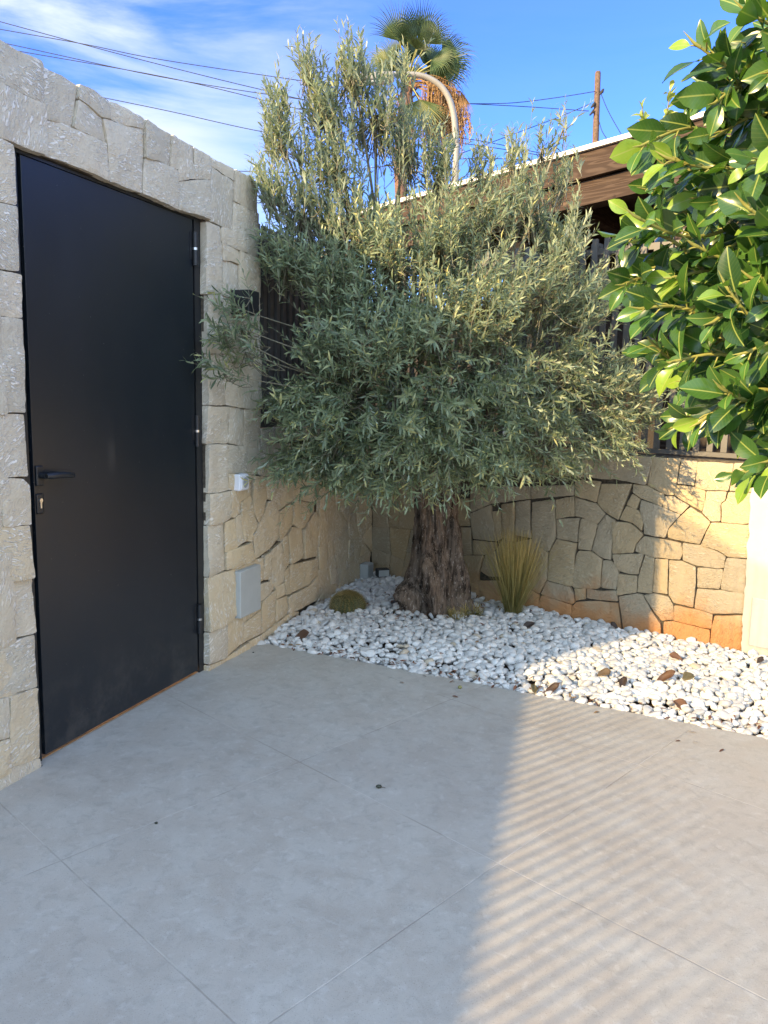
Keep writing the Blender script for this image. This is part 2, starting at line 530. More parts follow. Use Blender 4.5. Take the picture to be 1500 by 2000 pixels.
# stone outlines on each wall, metres along the wall and up
LEFT_STONES = [[(-0.082,2.703),(-0.056,2.697),(0.012,2.694),(0.125,2.696),(0.137,2.686),(0.136,2.636),(0.143,2.554),(0.041,2.554),(-0.065,2.556),(-0.091,2.558)],
[(-0.091,2.556),(-0.065,2.554),(0.041,2.552),(0.144,2.555),(0.154,2.516),(0.151,2.454),(0.141,2.372),(0.065,2.369),(-0.007,2.372),(-0.076,2.372),(-0.102,2.374)],
[(0.127,2.689),(0.236,2.69),(0.33,2.686),(0.319,2.633),(0.308,2.577),(0.293,2.517),(0.227,2.514),(0.156,2.506),(0.145,2.553),(0.137,2.636)],
[(0.333,2.691),(0.406,2.694),(0.507,2.685),(0.512,2.619),(0.463,2.609),(0.409,2.619),(0.374,2.631),(0.325,2.635)],
[(0.325,2.633),(0.374,2.629),(0.463,2.607),(0.478,2.516),(0.368,2.515),(0.294,2.518),(0.311,2.585)],
[(0.157,2.505),(0.222,2.516),(0.294,2.516),(0.477,2.514),(0.49,2.443),(0.493,2.369),(0.333,2.375),(0.22,2.376),(0.143,2.373),(0.153,2.454)],
[(0.463,2.607),(0.513,2.617),(0.591,2.619),(0.73,2.645),(0.735,2.587),(0.724,2.463),(0.717,2.373),(0.581,2.368),(0.496,2.367),(0.493,2.444),(0.481,2.517)],
[(0.513,2.689),(0.562,2.695),(0.662,2.691),(0.737,2.69),(0.73,2.645),(0.591,2.621),(0.517,2.62)],
[(0.735,2.687),(0.857,2.681),(0.934,2.683),(0.933,2.617),(0.927,2.543),(0.852,2.541),(0.74,2.528),(0.734,2.646)],
[(0.938,2.684),(0.979,2.68),(0.985,2.632),(0.987,2.541),(0.929,2.541)],
[(0.74,2.526),(0.852,2.539),(0.991,2.537),(0.992,2.477),(0.982,2.359),(0.87,2.366),(0.72,2.371),(0.726,2.442)],
[(0.983,2.681),(1.117,2.681),(1.116,2.612),(1.121,2.535),(0.994,2.492),(0.988,2.591)],
[(1.121,2.682),(1.27,2.681),(1.274,2.645),(1.261,2.568),(1.122,2.534),(1.117,2.613)],
[(0.998,2.49),(1.122,2.531),(1.259,2.565),(1.258,2.493),(1.246,2.367),(1.119,2.369),(0.986,2.36),(0.993,2.454)],
[(1.275,2.68),(1.491,2.68),(1.496,2.617),(1.395,2.627),(1.274,2.64)],
[(1.279,2.637),(1.394,2.624),(1.496,2.614),(1.49,2.516),(1.478,2.367),(1.371,2.362),(1.246,2.364),(1.267,2.47),(1.263,2.564)],
[(1.499,2.677),(1.646,2.681),(1.754,2.673),(1.759,2.512),(1.612,2.51),(1.495,2.515)],
[(1.495,2.512),(1.623,2.509),(1.627,2.272),(1.545,2.271),(1.37,2.282),(1.363,2.34),(1.371,2.359),(1.478,2.365)],
[(1.625,2.51),(1.759,2.509),(1.771,2.268),(1.631,2.27)],
[(1.22,2.356),(1.363,2.359),(1.37,2.282),(1.374,2.187),(1.376,2.009),(1.211,1.997)],
[(1.372,2.28),(1.545,2.271),(1.55,2.199),(1.46,2.201),(1.377,2.192)],
[(1.379,2.19),(1.46,2.198),(1.545,2.193),(1.533,2.132),(1.527,2.017),(1.376,2.009)],
[(1.551,2.269),(1.768,2.265),(1.776,2.047),(1.532,2.018),(1.547,2.193)],
[(1.226,1.996),(1.351,2.009),(1.446,2.007),(1.442,1.704),(1.347,1.708),(1.22,1.701)],
[(1.448,2.007),(1.779,2.062),(1.782,1.703),(1.618,1.702),(1.447,1.704)],
[(1.222,1.698),(1.372,1.707),(1.377,1.438),(1.217,1.436)],
[(1.377,1.705),(1.501,1.703),(1.494,1.428),(1.382,1.437)],
[(1.506,1.701),(1.782,1.701),(1.782,1.414),(1.578,1.418),(1.498,1.428)],
[(1.217,1.434),(1.426,1.428),(1.419,1.23),(1.213,1.235)],
[(1.43,1.428),(1.587,1.415),(1.586,1.197),(1.501,1.219),(1.423,1.229)],
[(1.592,1.415),(1.777,1.412),(1.778,1.182),(1.615,1.186),(1.588,1.197)],
[(1.227,1.233),(1.411,1.224),(1.408,0.974),(1.32,0.967),(1.222,0.974)],
[(1.413,1.224),(1.615,1.201),(1.614,1.049),(1.415,1.066)],
[(1.415,1.063),(1.614,1.047),(1.691,1.028),(1.663,0.988),(1.472,0.968),(1.41,0.975)],
[(1.619,1.197),(1.75,1.186),(1.749,1.034),(1.691,1.032),(1.618,1.052)],
[(1.224,0.97),(1.32,0.965),(1.427,0.966),(1.444,0.815),(1.367,0.795),(1.221,0.801)],
[(1.431,0.965),(1.512,0.971),(1.663,0.988),(1.655,0.924),(1.545,0.89),(1.544,0.826),(1.484,0.81),(1.444,0.815)],
[(1.219,0.8),(1.367,0.794),(1.371,0.629),(1.383,0.53),(1.24,0.517),(1.214,0.52)],
[(1.374,0.794),(1.49,0.805),(1.503,0.712),(1.509,0.633),(1.384,0.627)],
[(1.497,0.808),(1.548,0.822),(1.584,0.656),(1.509,0.637)],
[(1.549,0.886),(1.662,0.919),(1.691,0.851),(1.705,0.798),(1.749,0.733),(1.69,0.683),(1.683,0.64),(1.584,0.653),(1.557,0.789)],
[(1.699,1.028),(1.839,1.008),(1.869,0.882),(1.823,0.797),(1.763,0.738),(1.705,0.805),(1.694,0.887)],
[(1.763,0.731),(1.831,0.796),(1.877,0.859),(1.947,0.85),(1.996,0.783),(2.013,0.617),(1.901,0.558),(1.711,0.527),(1.697,0.667)],
[(1.846,1.008),(2.195,0.993),(2.197,0.829),(2.012,0.781),(1.98,0.835),(1.877,0.87)],
[(2.012,0.777),(2.198,0.813),(2.199,0.66),(2.063,0.597),(2.017,0.585)],
[(1.384,0.625),(1.509,0.633),(1.683,0.636),(1.704,0.529),(1.618,0.519),(1.481,0.517),(1.387,0.525)],
[(1.216,0.516),(1.383,0.519),(1.481,0.514),(1.485,0.25),(1.385,0.218),(1.211,0.217)],
[(1.487,0.512),(1.719,0.518),(1.733,0.248),(1.491,0.245)],
[(1.719,0.522),(1.816,0.519),(1.816,0.378),(1.733,0.373)],
[(1.823,0.525),(1.909,0.541),(1.909,0.362),(1.82,0.377)],
[(1.917,0.547),(2.055,0.578),(2.081,0.378),(2.073,0.315),(1.974,0.297),(1.91,0.315)],
[(1.736,0.368),(1.894,0.353),(1.95,0.294),(1.785,0.25),(1.736,0.255)],
[(2.063,0.593),(2.13,0.614),(2.176,0.412),(2.099,0.37),(2.072,0.488)],
[(2.139,0.605),(2.199,0.652),(2.344,0.614),(2.356,0.419),(2.185,0.402)],
[(2.363,0.611),(2.533,0.71),(2.615,0.643),(2.58,0.387),(2.375,0.407)],
[(2.206,0.828),(2.532,0.766),(2.533,0.714),(2.353,0.621),(2.289,0.626),(2.205,0.667)],
[(2.176,0.4),(2.58,0.373),(2.583,0.245),(2.455,0.207),(2.187,0.208)],
[(2.081,0.374),(2.167,0.389),(2.178,0.21),(2.1,0.22)],
[(1.974,0.297),(2.074,0.307),(2.091,0.226),(1.974,0.217)],
[(1.21,0.21),(1.392,0.213),(1.389,0.023),(1.205,0.035)],
[(1.396,0.212),(1.485,0.243),(1.733,0.24),(1.778,0.248),(1.778,0.198),(1.573,0.168),(1.58,0.054),(1.436,0.038),(1.393,0.022)],
[(1.58,0.166),(1.778,0.198),(1.785,0.049),(1.58,0.051)],
[(1.785,0.246),(1.966,0.286),(1.975,0.068),(1.785,0.049)],
[(1.974,0.217),(2.134,0.208),(2.135,0.092),(1.975,0.068)],
[(2.143,0.197),(2.446,0.2),(2.583,0.241),(2.597,0.073),(2.224,0.07),(2.153,0.071)],
[(1.205,0.028),(1.389,0.016),(1.449,0.027),(1.636,0.038),(1.636,-0.008),(1.435,-0.02),(1.204,-0.01)],
[(1.644,0.04),(1.785,0.041),(1.967,0.063),(2.135,0.084),(2.297,0.06),(2.298,0.008),(2.034,-0),(1.808,-0.02),(1.643,-0.01)],
[(1.757,1.215),(2.125,1.198),(2.127,1.003),(1.839,1.012),(1.752,1.03)],
[(2.133,1.197),(2.562,1.177),(2.567,0.962),(2.14,1.002)],
[(2.204,0.988),(2.567,0.958),(2.571,0.765),(2.206,0.832)],
[(-0.142,2.374),(-0.076,2.372),(-0.012,2.367),(-0.012,2.159),(-0.089,2.153),(-0.156,2.148)],
[(-0.156,2.144),(-0.089,2.151),(-0.013,2.154),(-0.009,1.927),(-0.103,1.919),(-0.17,1.916)],
[(-0.17,1.913),(-0.103,1.918),(-0.007,1.914),(-0.011,1.76),(-0.113,1.757),(-0.18,1.755)],
[(-0.113,1.755),(-0.009,1.756),(-0.014,1.412),(-0.12,1.413),(-0.11,1.498),(-0.12,1.571)],
[(-0.181,1.752),(-0.115,1.755),(-0.123,1.585),(-0.112,1.498),(-0.122,1.413),(-0.202,1.414)],
[(-0.202,1.41),(-0.014,1.406),(-0.01,1.172),(-0.148,1.178),(-0.216,1.183)],
[(-0.139,1.172),(-0.04,1.167),(-0.009,1.139),(-0.012,0.985),(-0.147,0.997)],
[(-0.216,1.179),(-0.144,1.165),(-0.154,0.998),(-0.227,1.007)],
[(-0.227,1.003),(-0.159,0.997),(-0.018,0.984),(-0.014,0.778),(-0.172,0.784),(-0.241,0.788)],
[(-0.241,0.784),(-0.172,0.78),(-0.011,0.774),(-0.01,0.558),(-0.185,0.565),(-0.254,0.574)],
[(-0.254,0.568),(-0.186,0.558),(-0.016,0.551),(-0.012,0.334),(-0.154,0.351),(-0.267,0.372)],
[(-0.155,0.347),(-0.012,0.332),(-0.012,0.038),(-0.166,0.065)],
[(-0.267,0.365),(-0.162,0.346),(-0.162,0.187),(-0.277,0.205)],
[(-0.278,0.195),(-0.164,0.184),(-0.168,0.045),(-0.287,0.044)],
[(-0.288,0.03),(-0.167,0.059),(-0.012,0.038),(-0.009,-0.022),(-0.221,-0.023),(-0.291,-0.023)]]
BACK_STONES = [[(1.996,1.162),(2.284,1.165),(2.291,1.121),(2.267,0.985),(2.182,0.991),(2.054,1.005),(2.006,1.001)],
[(2.288,1.165),(2.471,1.166),(2.462,1.097),(2.454,1.009),(2.445,0.939),(2.405,0.931),(2.383,0.94),(2.271,0.982),(2.283,1.076)],
[(2.474,1.163),(2.571,1.155),(2.567,1.069),(2.565,1.008),(2.458,1.009),(2.466,1.09)],
[(2.573,1.155),(2.781,1.159),(2.775,1.072),(2.762,0.994),(2.63,0.985),(2.569,1.001),(2.57,1.084)],
[(2.783,1.159),(2.89,1.177),(2.902,1),(2.768,0.993),(2.777,1.086)],
[(2.182,0.985),(2.271,0.982),(2.383,0.936),(2.389,0.907),(2.377,0.862),(2.242,0.896),(2.182,0.932)],
[(2.451,1.003),(2.566,1.001),(2.633,0.982),(2.632,0.917),(2.619,0.855),(2.546,0.887),(2.445,0.935)],
[(2.387,0.926),(2.442,0.931),(2.546,0.883),(2.494,0.822),(2.381,0.862)],
[(2.637,0.982),(2.755,0.99),(2.75,0.936),(2.727,0.92),(2.733,0.807),(2.679,0.8),(2.623,0.851),(2.634,0.932)],
[(2.762,0.987),(2.906,0.997),(2.911,0.821),(2.86,0.806),(2.737,0.803),(2.731,0.913),(2.756,0.937)],
[(2.179,0.924),(2.239,0.892),(2.213,0.823),(2.145,0.845)],
[(2.145,0.841),(2.217,0.822),(2.237,0.816),(2.265,0.744),(2.261,0.686),(2.192,0.735),(2.104,0.744)],
[(2.243,0.889),(2.374,0.861),(2.494,0.821),(2.428,0.73),(2.41,0.664),(2.274,0.669),(2.264,0.751),(2.236,0.824)],
[(2.551,0.876),(2.621,0.837),(2.676,0.793),(2.644,0.716),(2.624,0.652),(2.506,0.658),(2.425,0.666),(2.418,0.71),(2.494,0.815)],
[(2.679,0.793),(2.734,0.8),(2.86,0.802),(2.899,0.805),(2.903,0.606),(2.79,0.6),(2.734,0.631),(2.632,0.649),(2.651,0.717)],
[(2.057,0.727),(2.176,0.733),(2.266,0.675),(2.267,0.656),(2.225,0.601),(2.213,0.538),(2.071,0.513)],
[(2.275,0.66),(2.404,0.655),(2.511,0.647),(2.523,0.582),(2.515,0.538),(2.345,0.53),(2.224,0.551),(2.225,0.593)],
[(2.521,0.649),(2.628,0.649),(2.727,0.626),(2.78,0.602),(2.776,0.533),(2.749,0.518),(2.617,0.519),(2.53,0.539)],
[(2.072,0.509),(2.283,0.548),(2.254,0.405),(2.2,0.396),(2.127,0.407),(2.092,0.449)],
[(2.291,0.541),(2.353,0.527),(2.354,0.413),(2.354,0.298),(2.258,0.289),(2.258,0.397)],
[(2.357,0.524),(2.439,0.533),(2.445,0.39),(2.452,0.308),(2.357,0.306),(2.355,0.451)],
[(2.443,0.529),(2.523,0.534),(2.611,0.511),(2.618,0.419),(2.62,0.256),(2.492,0.262),(2.459,0.309)],
[(2.618,0.508),(2.773,0.521),(2.771,0.46),(2.759,0.396),(2.628,0.384)],
[(2.787,0.596),(2.903,0.602),(2.904,0.396),(2.861,0.392),(2.766,0.397),(2.776,0.525)],
[(2.628,0.378),(2.76,0.392),(2.911,0.394),(2.908,0.271),(2.737,0.241),(2.624,0.253)],
[(2.12,0.387),(2.251,0.396),(2.255,0.284),(2.118,0.24)],
[(2.135,0.235),(2.255,0.28),(2.294,0.279),(2.354,0.19),(2.421,0.11),(2.443,-0.04),(2.191,-0.065),(2.164,0.105)],
[(2.302,0.277),(2.369,0.301),(2.46,0.294),(2.493,0.247),(2.5,0.153),(2.427,0.131),(2.361,0.199)],
[(2.497,0.248),(2.624,0.249),(2.734,0.237),(2.734,0.145),(2.675,0.14),(2.501,0.149)],
[(2.439,0.129),(2.501,0.145),(2.725,0.135),(2.734,-0.065),(2.447,-0.039)],
[(2.742,0.227),(2.908,0.264),(2.916,-0.073),(2.737,-0.064),(2.732,0.129)],
[(0.948,0.654),(1.126,0.742),(1.134,0.688),(1.164,0.601),(1.176,0.476),(0.984,0.468),(0.964,0.559)],
[(1.139,0.693),(1.211,0.706),(1.231,0.501),(1.181,0.476),(1.159,0.61)],
[(1.214,0.751),(1.324,0.78),(1.336,0.542),(1.329,0.492),(1.236,0.506)],
[(1.329,0.78),(1.441,0.809),(1.47,0.54),(1.341,0.543)],
[(1.461,0.794),(1.639,0.829),(1.659,0.567),(1.614,0.465),(1.576,0.464),(1.476,0.512)],
[(1.644,0.83),(1.779,0.868),(1.792,0.731),(1.72,0.715),(1.652,0.694)],
[(1.655,0.695),(1.832,0.728),(1.819,0.647),(1.821,0.554),(1.664,0.563)],
[(1.784,0.86),(1.94,0.835),(2.008,0.772),(1.957,0.697),(1.836,0.732),(1.796,0.732)],
[(1.837,0.724),(1.907,0.724),(1.957,0.693),(1.921,0.513),(1.828,0.509),(1.826,0.614)],
[(1.962,0.693),(2.013,0.769),(2.078,0.736),(2.063,0.579),(2.066,0.472),(2.011,0.472),(1.925,0.514)],
[(1.965,0.967),(2.177,0.986),(2.099,0.742),(2.012,0.773),(1.944,0.835)],
[(1.665,0.559),(1.821,0.55),(1.808,0.468),(1.812,0.255),(1.785,0.246),(1.616,0.261),(1.614,0.457)],
[(1.833,0.501),(1.921,0.509),(2.007,0.468),(2.004,0.372),(2.006,0.28),(1.981,0.259),(1.813,0.242),(1.798,0.252),(1.817,0.469)],
[(2.011,0.464),(2.067,0.468),(2.115,0.439),(2.123,0.391),(2.113,0.278),(2.011,0.276),(2.007,0.389)],
[(1.607,0.255),(1.785,0.242),(1.816,0.195),(1.828,0.137),(1.806,0.124),(1.565,0.15)],
[(1.817,0.239),(1.902,0.253),(1.902,0.177),(1.832,0.151)],
[(1.907,0.25),(1.999,0.253),(2.114,0.274),(2.135,0.203),(2.016,0.189),(1.907,0.182)],
[(1.574,0.148),(1.806,0.12),(1.816,-0.03),(1.547,-0.05),(1.549,0.076)],
[(1.837,0.147),(1.995,0.181),(2.132,0.194),(2.183,-0.063),(1.818,-0.073),(1.807,0.107)],
[(0.747,0.523),(0.958,0.553),(0.984,0.347),(0.756,0.314)],
[(0.984,0.459),(1.176,0.467),(1.183,0.422),(1.149,0.371),(0.989,0.35)],
[(0.756,0.309),(1.081,0.357),(1.059,0.247),(1.031,0.158),(0.877,0.132),(0.764,0.113)],
[(0.967,0.109),(1.052,0.162),(1.231,0.192),(1.275,-0.058),(1.03,-0.05),(0.969,0.081)],
[(1.092,0.358),(1.184,0.413),(1.237,0.502),(1.319,0.486),(1.332,0.236),(1.125,0.206),(1.06,0.238)],
[(1.329,0.487),(1.466,0.532),(1.605,0.455),(1.611,0.264),(1.555,0.149),(1.352,0.239)],
[(0.765,0.104),(0.911,0.128),(0.958,0.07),(0.989,-0.124),(0.774,-0.128)],
[(1.272,0.199),(1.347,0.234),(1.556,0.14),(1.547,-0.05),(1.286,-0.065)],
[(0.739,0.739),(0.938,0.768),(0.953,0.562),(0.747,0.532)],
[(0.945,0.851),(1.445,0.905),(1.45,0.815),(1.131,0.747),(0.953,0.664)],
[(1.45,0.905),(1.774,0.943),(1.778,0.872),(1.455,0.815)],
[(1.776,0.976),(1.96,0.983),(1.939,0.839),(1.783,0.868)]]

OLIVE_CLUMPS = [(-0.37,4.75,3.1,0.154,0.2,0.9,1),(-0.23,4.75,3.31,0.117,0.15,0.6,1),(-0.1,4.85,3.11,0.205,0.25,1.1,1),(-0.35,4.75,2.81,0.185,0.25,1,1),(-0.62,4.6,2.9,0.114,0.15,0.55,1),(-0.67,4.55,2.6,0.103,0.15,0.5,1),(-0.5,4.65,2.51,0.196,0.25,1,1),(-0.22,4.8,2.52,0.234,0.35,1.2,1),(0.09,4.95,2.94,0.177,0.25,0.9,1),(0.29,5,2.84,0.146,0.25,0.7,1),(0.06,4.9,3.34,0.057,0.1,0.14,1),(-0.63,4.6,3.08,0.066,0.1,0.22,1),(-0.48,4.7,3.31,0.067,0.1,0.25,1),(-0.58,4.6,2.25,0.16,0.25,.85,0),(-0.29,4.6,2.11,0.254,0.4,1.9,0),(-0,4.7,2.3,0.259,0.45,1.8,0),(0.29,4.8,2.41,0.249,0.45,1.7,0),(0.57,4.9,2.56,0.223,0.4,1.3,0),(0.84,5,2.64,0.195,0.3,0.9,1),(1.05,5,2.82,0.11,0.2,0.25,1),(0.73,5.05,2.92,0.118,0.2,0.3,1),(0.91,5.05,3.01,0.085,0.15,0.12,1),(0.55,5.05,2.89,0.098,0.2,0.3,1),(1.02,5,3.11,0.039,0.1,0.06,1),(1.06,4.95,2.43,0.177,0.35,1,1),(1.17,4.85,2.06,0.205,0.35,1.2,0),(0.89,4.7,2.09,0.259,0.45,1.5,0),(0.56,4.6,2.02,0.269,0.5,1.8,0),(0.26,4.5,1.89,0.278,0.5,2,0),(-0.05,4.5,1.77,0.278,0.5,2,0),(-0.32,4.5,1.74,0.20,0.35,1.3,0),(-0.52,4.5,1.48,0.15,0.25,.8,2),(-0.3,4.5,1.39,0.248,0.4,1.8,2),(0.05,4.45,1.37,0.26,0.5,1.9,2),(0.36,4.5,1.44,0.278,0.5,2,2),(0.72,4.6,1.56,0.284,0.5,1.9,2),(1.07,4.75,1.66,0.262,0.45,1.7,2),(1.38,4.8,1.64,0.187,0.3,1,0),(1.53,4.75,1.46,0.13,0.2,0.5,0),(1.29,4.7,1.33,0.198,0.35,1.2,2),(0.94,4.6,1.24,0.239,0.4,1.5,2),(0.61,4.5,1.18,0.219,0.4,1.5,2),(0.29,4.5,1.15,0.234,0.45,1.6,2),(-0.04,4.5,1.11,0.205,0.4,1.4,2),(-0.33,4.5,1.12,0.19,0.3,1.2,2),(-0.56,4.5,1.16,0.123,0.2,0.7,2),(-0.76,4.3,1.72,0.112,0.15,0.34,3),(-0.79,4.3,1.85,0.084,0.12,0.2,3),(-0.84,4.10,1.82,0.07,0.09,0.24,3),(-0.84,4.10,1.60,0.06,0.08,0.17,3),(-0.80,4.25,1.95,0.06,0.1,0.16,3),(0.14,5.3,2.08,0.413,0.4,1.6,0),(0.66,5.35,1.77,0.452,0.4,1.6,0),(-0.18,5.1,1.55,0.364,0.35,1.4,0),(0.36,5.3,1.36,0.413,0.4,1.4,0),(1.02,5.2,1.51,0.371,0.35,1.3,0),(-0.38,5,2.35,0.26,0.3,1.1,0),(0.46,5.3,2.35,0.344,0.4,1.2,0)]
FICUS_TIPS = [(0.60,1.90,2.27),(0.65,2.00,2.22),(0.65,1.90,2.16),(0.71,1.90,2.34),(0.73,1.80,2.19),(0.51,1.95,2.08),(0.56,1.90,2.03),(0.72,2.10,2.28),(0.50,2.00,1.88),(0.49,1.90,1.90),(0.50,2.00,1.77),(0.52,1.90,1.70),(0.58,2.00,1.62),(0.60,1.90,1.58),(0.66,1.85,1.45),(0.68,1.80,1.51),(0.74,1.80,1.33),(0.80,1.80,1.36),(0.80,1.70,1.46),(0.65,1.80,1.67),(0.71,1.75,1.60),(0.75,1.80,1.88),(0.70,1.80,2.00),(0.69,1.90,1.95),(0.63,1.90,1.84),(0.76,1.75,1.71),(0.64,1.90,1.71),(0.75,1.85,1.76),(0.81,1.80,1.58),(0.76,1.75,2.03),(0.76,1.80,2.30),(0.69,1.95,2.11),(0.78,1.95,2.15),(0.81,1.80,1.85),(0.76,1.75,2.14),(0.76,2.00,1.87),(0.84,2.00,2.00),(0.88,1.90,1.67),(0.75,1.95,2.30),(0.66,2.00,2.06),(0.69,2.05,1.99),(0.61,1.95,1.78),(0.65,1.75,1.72),(0.79,1.85,1.50),(0.74,1.65,1.91),(0.68,1.75,1.89),(0.76,2.05,1.64),(0.95,2.10,1.80),(0.87,2.10,2.39),(0.93,2.10,1.65),(0.86,1.80,1.42)]
# ================================================================ setting
L0 = Vector((-1.3498684, 2.9940691, 0)); LROT = R(90 - 20.2)       # left wall: local x runs along it, -y faces the patio
C0 = Vector((-0.0947, 6.4055, 0)); BROT = R(90 - 129.5357)         # back wall from the corner to the right
LM = Matrix.Translation(L0) @ Matrix.Rotation(LROT, 4, 'Z')
BM_ = Matrix.Translation(C0) @ Matrix.Rotation(BROT, 4, 'Z')
def lw(u, y=0., z=0.): return LM @ Vector((u, y, z))
def bw(u, y=0., z=0.): return BM_ @ Vector((u, y, z))

def sheet(name, pts, z, mat, kind='structure', thick=None):
    mb = MB()
    n = len(pts)
    mb.add([(x, y, z) for x, y in pts], [tuple(range(n))])
    if thick:
        lo = [(x, y, z-thick) for x, y in pts]
        mb.add([(x, y, z) for x, y in pts] + lo, [((i+1) % n, i, n+i, n+(i+1) % n) for i in range(n)])
    return tag(mb.build(name, mat), kind=kind)

def ground_mesh():
    a, b = 400, 400
    sheet('ground', [(-a, -a), (a, -a), (a, a), (-a, a)], -.06, M['earth'])
ground_mesh()
BED_A, BED_B = Vector((-.698, 4.628, 0)), Vector((1.772, 3.411, 0))
bd = (BED_B - BED_A).normalized()
BED_C = BED_A + bd * 5.2
def xy(v): return (v.x, v.y)
sheet('paving', [xy(lw(-1.33, -.0)), xy(lw(0, 0)), xy(lw(0, .0465)), xy(lw(1.215, .0465)), xy(lw(1.215, 0)), xy(lw(1.75, 0)), xy(BED_A), xy(BED_C), (6, -2.5), (-2.6, -2.5)][::-1], 0, M['paving'], thick=.03)
sheet('soil', [xy(lw(1.6, .0)), xy(lw(3.70, .0)), xy(bw(3.2, .0)), xy(bw(4.4, -.0)), xy(BED_C)][::-1], -.034, M['soil'])

# ---------------------------------------------------------------- stone walls
def clip(poly, p, n):
    """the part of poly on the side n points to"""
    out = []
    for i in range(len(poly)):
        a, b = Vector(poly[i]), Vector(poly[(i+1) % len(poly)])
        da, db = (a-p).dot(n), (b-p).dot(n)
        if da >= 0: out.append(a)
        if (da < 0) != (db < 0): out.append(a + (b-a)*(da/(da-db)))
    return out
def area(q): return .5*sum(q[i][0]*q[(i+1) % len(q)][1]-q[(i+1) % len(q)][0]*q[i][1] for i in range(len(q)))
def random_stones(rect, size, skew, rnd):
    u0, z0, u1, z1 = rect
    todo, done = [[Vector((u0,z0)), Vector((u1,z0)), Vector((u1,z1)), Vector((u0,z1))]], []
    while todo:
        q = todo.pop()
        us, zs = [v.x for v in q], [v.y for v in q]
        w, h = max(us)-min(us), max(zs)-min(zs)
        s = size*rnd.uniform(.8, 1.35)
        if max(w, h) < s:
            done.append([tuple(v) for v in q]); continue
        ang = (0 if w > h else math.pi/2) + rnd.gauss(0, skew)
        c = Vector((min(us)+w*(rnd.uniform(.36,.64) if w > h else .5), min(zs)+h*(.5 if w > h else rnd.uniform(.36,.64))))
        n = Vector((math.cos(ang), math.sin(ang)))
        for k in (n, -n):
            r = clip(q, c, k)
            if len(r) > 2: todo.append(r)
    return done

def stone_mesh(mb, uvs, poly, rnd, gap=.0011, depth=.034, relief=1.0, step=.021, bias=lambda u, z: 0):
    q = [Vector(p) for p in poly]
    if area(q) < 0: q.reverse()
    n = len(q)
    # shrink by the joint, then densify and roughen the outline
    ins = []
    for i in range(n):
        a, b, c = q[i-1], q[i], q[(i+1) % n]
        n1 = Vector((-(b-a).y, (b-a).x)).normalized() if (b-a).length > 1e-6 else Vector((0,0))
        n2 = Vector((-(c-b).y, (c-b).x)).normalized() if (c-b).length > 1e-6 else n1
        nn = n1+n2
        if nn.length > 1e-6: nn = nn.normalized()/max(.5, nn.normalized().dot(n1))
        ins.append(b + nn*gap*rnd.uniform(.55, 1.5))
    # cut corners a little
    cor = []
    for i in range(n):
        a, b, c = ins[i-1], ins[i], ins[(i+1) % n]
        k = min(.005, .25*(a-b).length, .25*(c-b).length)
        if (a-b).length < 1e-6 or (c-b).length < 1e-6: continue
        cor += [b+(a-b).normalized()*k, b+(c-b).normalized()*k]
    ring = []
    sd = rnd.uniform(0, 100)
    for i in range(len(cor)):
        a, b = cor[i], cor[(i+1) % len(cor)]
        k = max(1, int((b-a).length/step))
        nv = Vector(((b-a).y, -(b-a).x)); nv = nv.normalized() if nv.length > 1e-7 else nv
        for j in range(k):
            p = a+(b-a)*(j/k)
            w = noise.noise((p.x*22, p.y*22, sd))*.0034 + noise.noise((p.x*70, p.y*70, sd))*.0016
            ring.append(p+nv*w)
    m_ = len(ring)
    us, zs = [p.x for p in ring], [p.y for p in ring]
    pts = list(ring)
    uu = min(us)+step*.6
    while uu < max(us):
        zz = min(zs)+step*.6
        while zz < max(zs):
            p = Vector((uu+rnd.uniform(-.3,.3)*step, zz+rnd.uniform(-.3,.3)*step))
            # inside test + distance to the outline
            ok, dmin = False, 9
            for i in range(m_):
                a, b = ring[i], ring[(i+1) % m_]
                if (a.y > p.y) != (b.y > p.y) and p.x < (b.x-a.x)*(p.y-a.y)/(b.y-a.y)+a.x: ok = not ok
                dmin = min(dmin, (p-a).length)
            if ok and dmin > step*.45: pts.append(p)
            zz += step
        uu += step
    vs, _, fs, *_ = delaunay_2d_cdt(pts, [], [list(range(m_))], 1, 1e-5)
    face = rnd.uniform(-.004, .006)*relief
    tx, tz = rnd.gauss(0, .025)*relief, rnd.gauss(0, .025)*relief
    cx, cz = sum(us)/m_, sum(zs)/m_
    out = []
    for v in vs:
        dm = min((Vector(v)-r_).length for r_ in ring)
        rd = .0032*(1-min(1, dm/.010))**2
        hh = noise.fractal((v[0]*7, v[1]*7, sd), 1.0, 2.0, 4)*.0075*relief
        st = noise.noise((v[0]*3.2, v[1]*4.2, sd+9))
        hh += (.0045*relief if st > .12 else 0)
        out.append((v[0], -face - hh + rd + tx*(v[0]-cx) + tz*(v[1]-cz), v[1]))
    tint = min(1, max(0, rnd.gauss(.42, .22)+bias(cx, cz)))
    ang = rnd.uniform(-.5, .5) + (math.pi/2 if rnd.random() < .4 else 0)
    ca, sa = math.cos(ang), math.sin(ang)
    ou, ov = rnd.uniform(0, 40), rnd.uniform(0, 40)
    tov = lambda x, z: ((x-cx)*ca-(z-cz)*sa+ou, (x-cx)*sa+(z-cz)*ca+ov)
    mb.add(out, [tuple(f) for f in fs], True, tint)
    uvs.extend([tov(p[0], p[2]) for p in out])
    # skirt
    rr = [p for p in out[:m_]]
    sk = rr + [(p[0], depth, p[2]) for p in rr]
    mb.add(sk, [(i, m_+i, m_+(i+1) % m_, (i+1) % m_) for i in range(m_)], False, tint)
    uvs.extend([tov(p[0]+p[1], p[2]+p[1]) for p in sk])

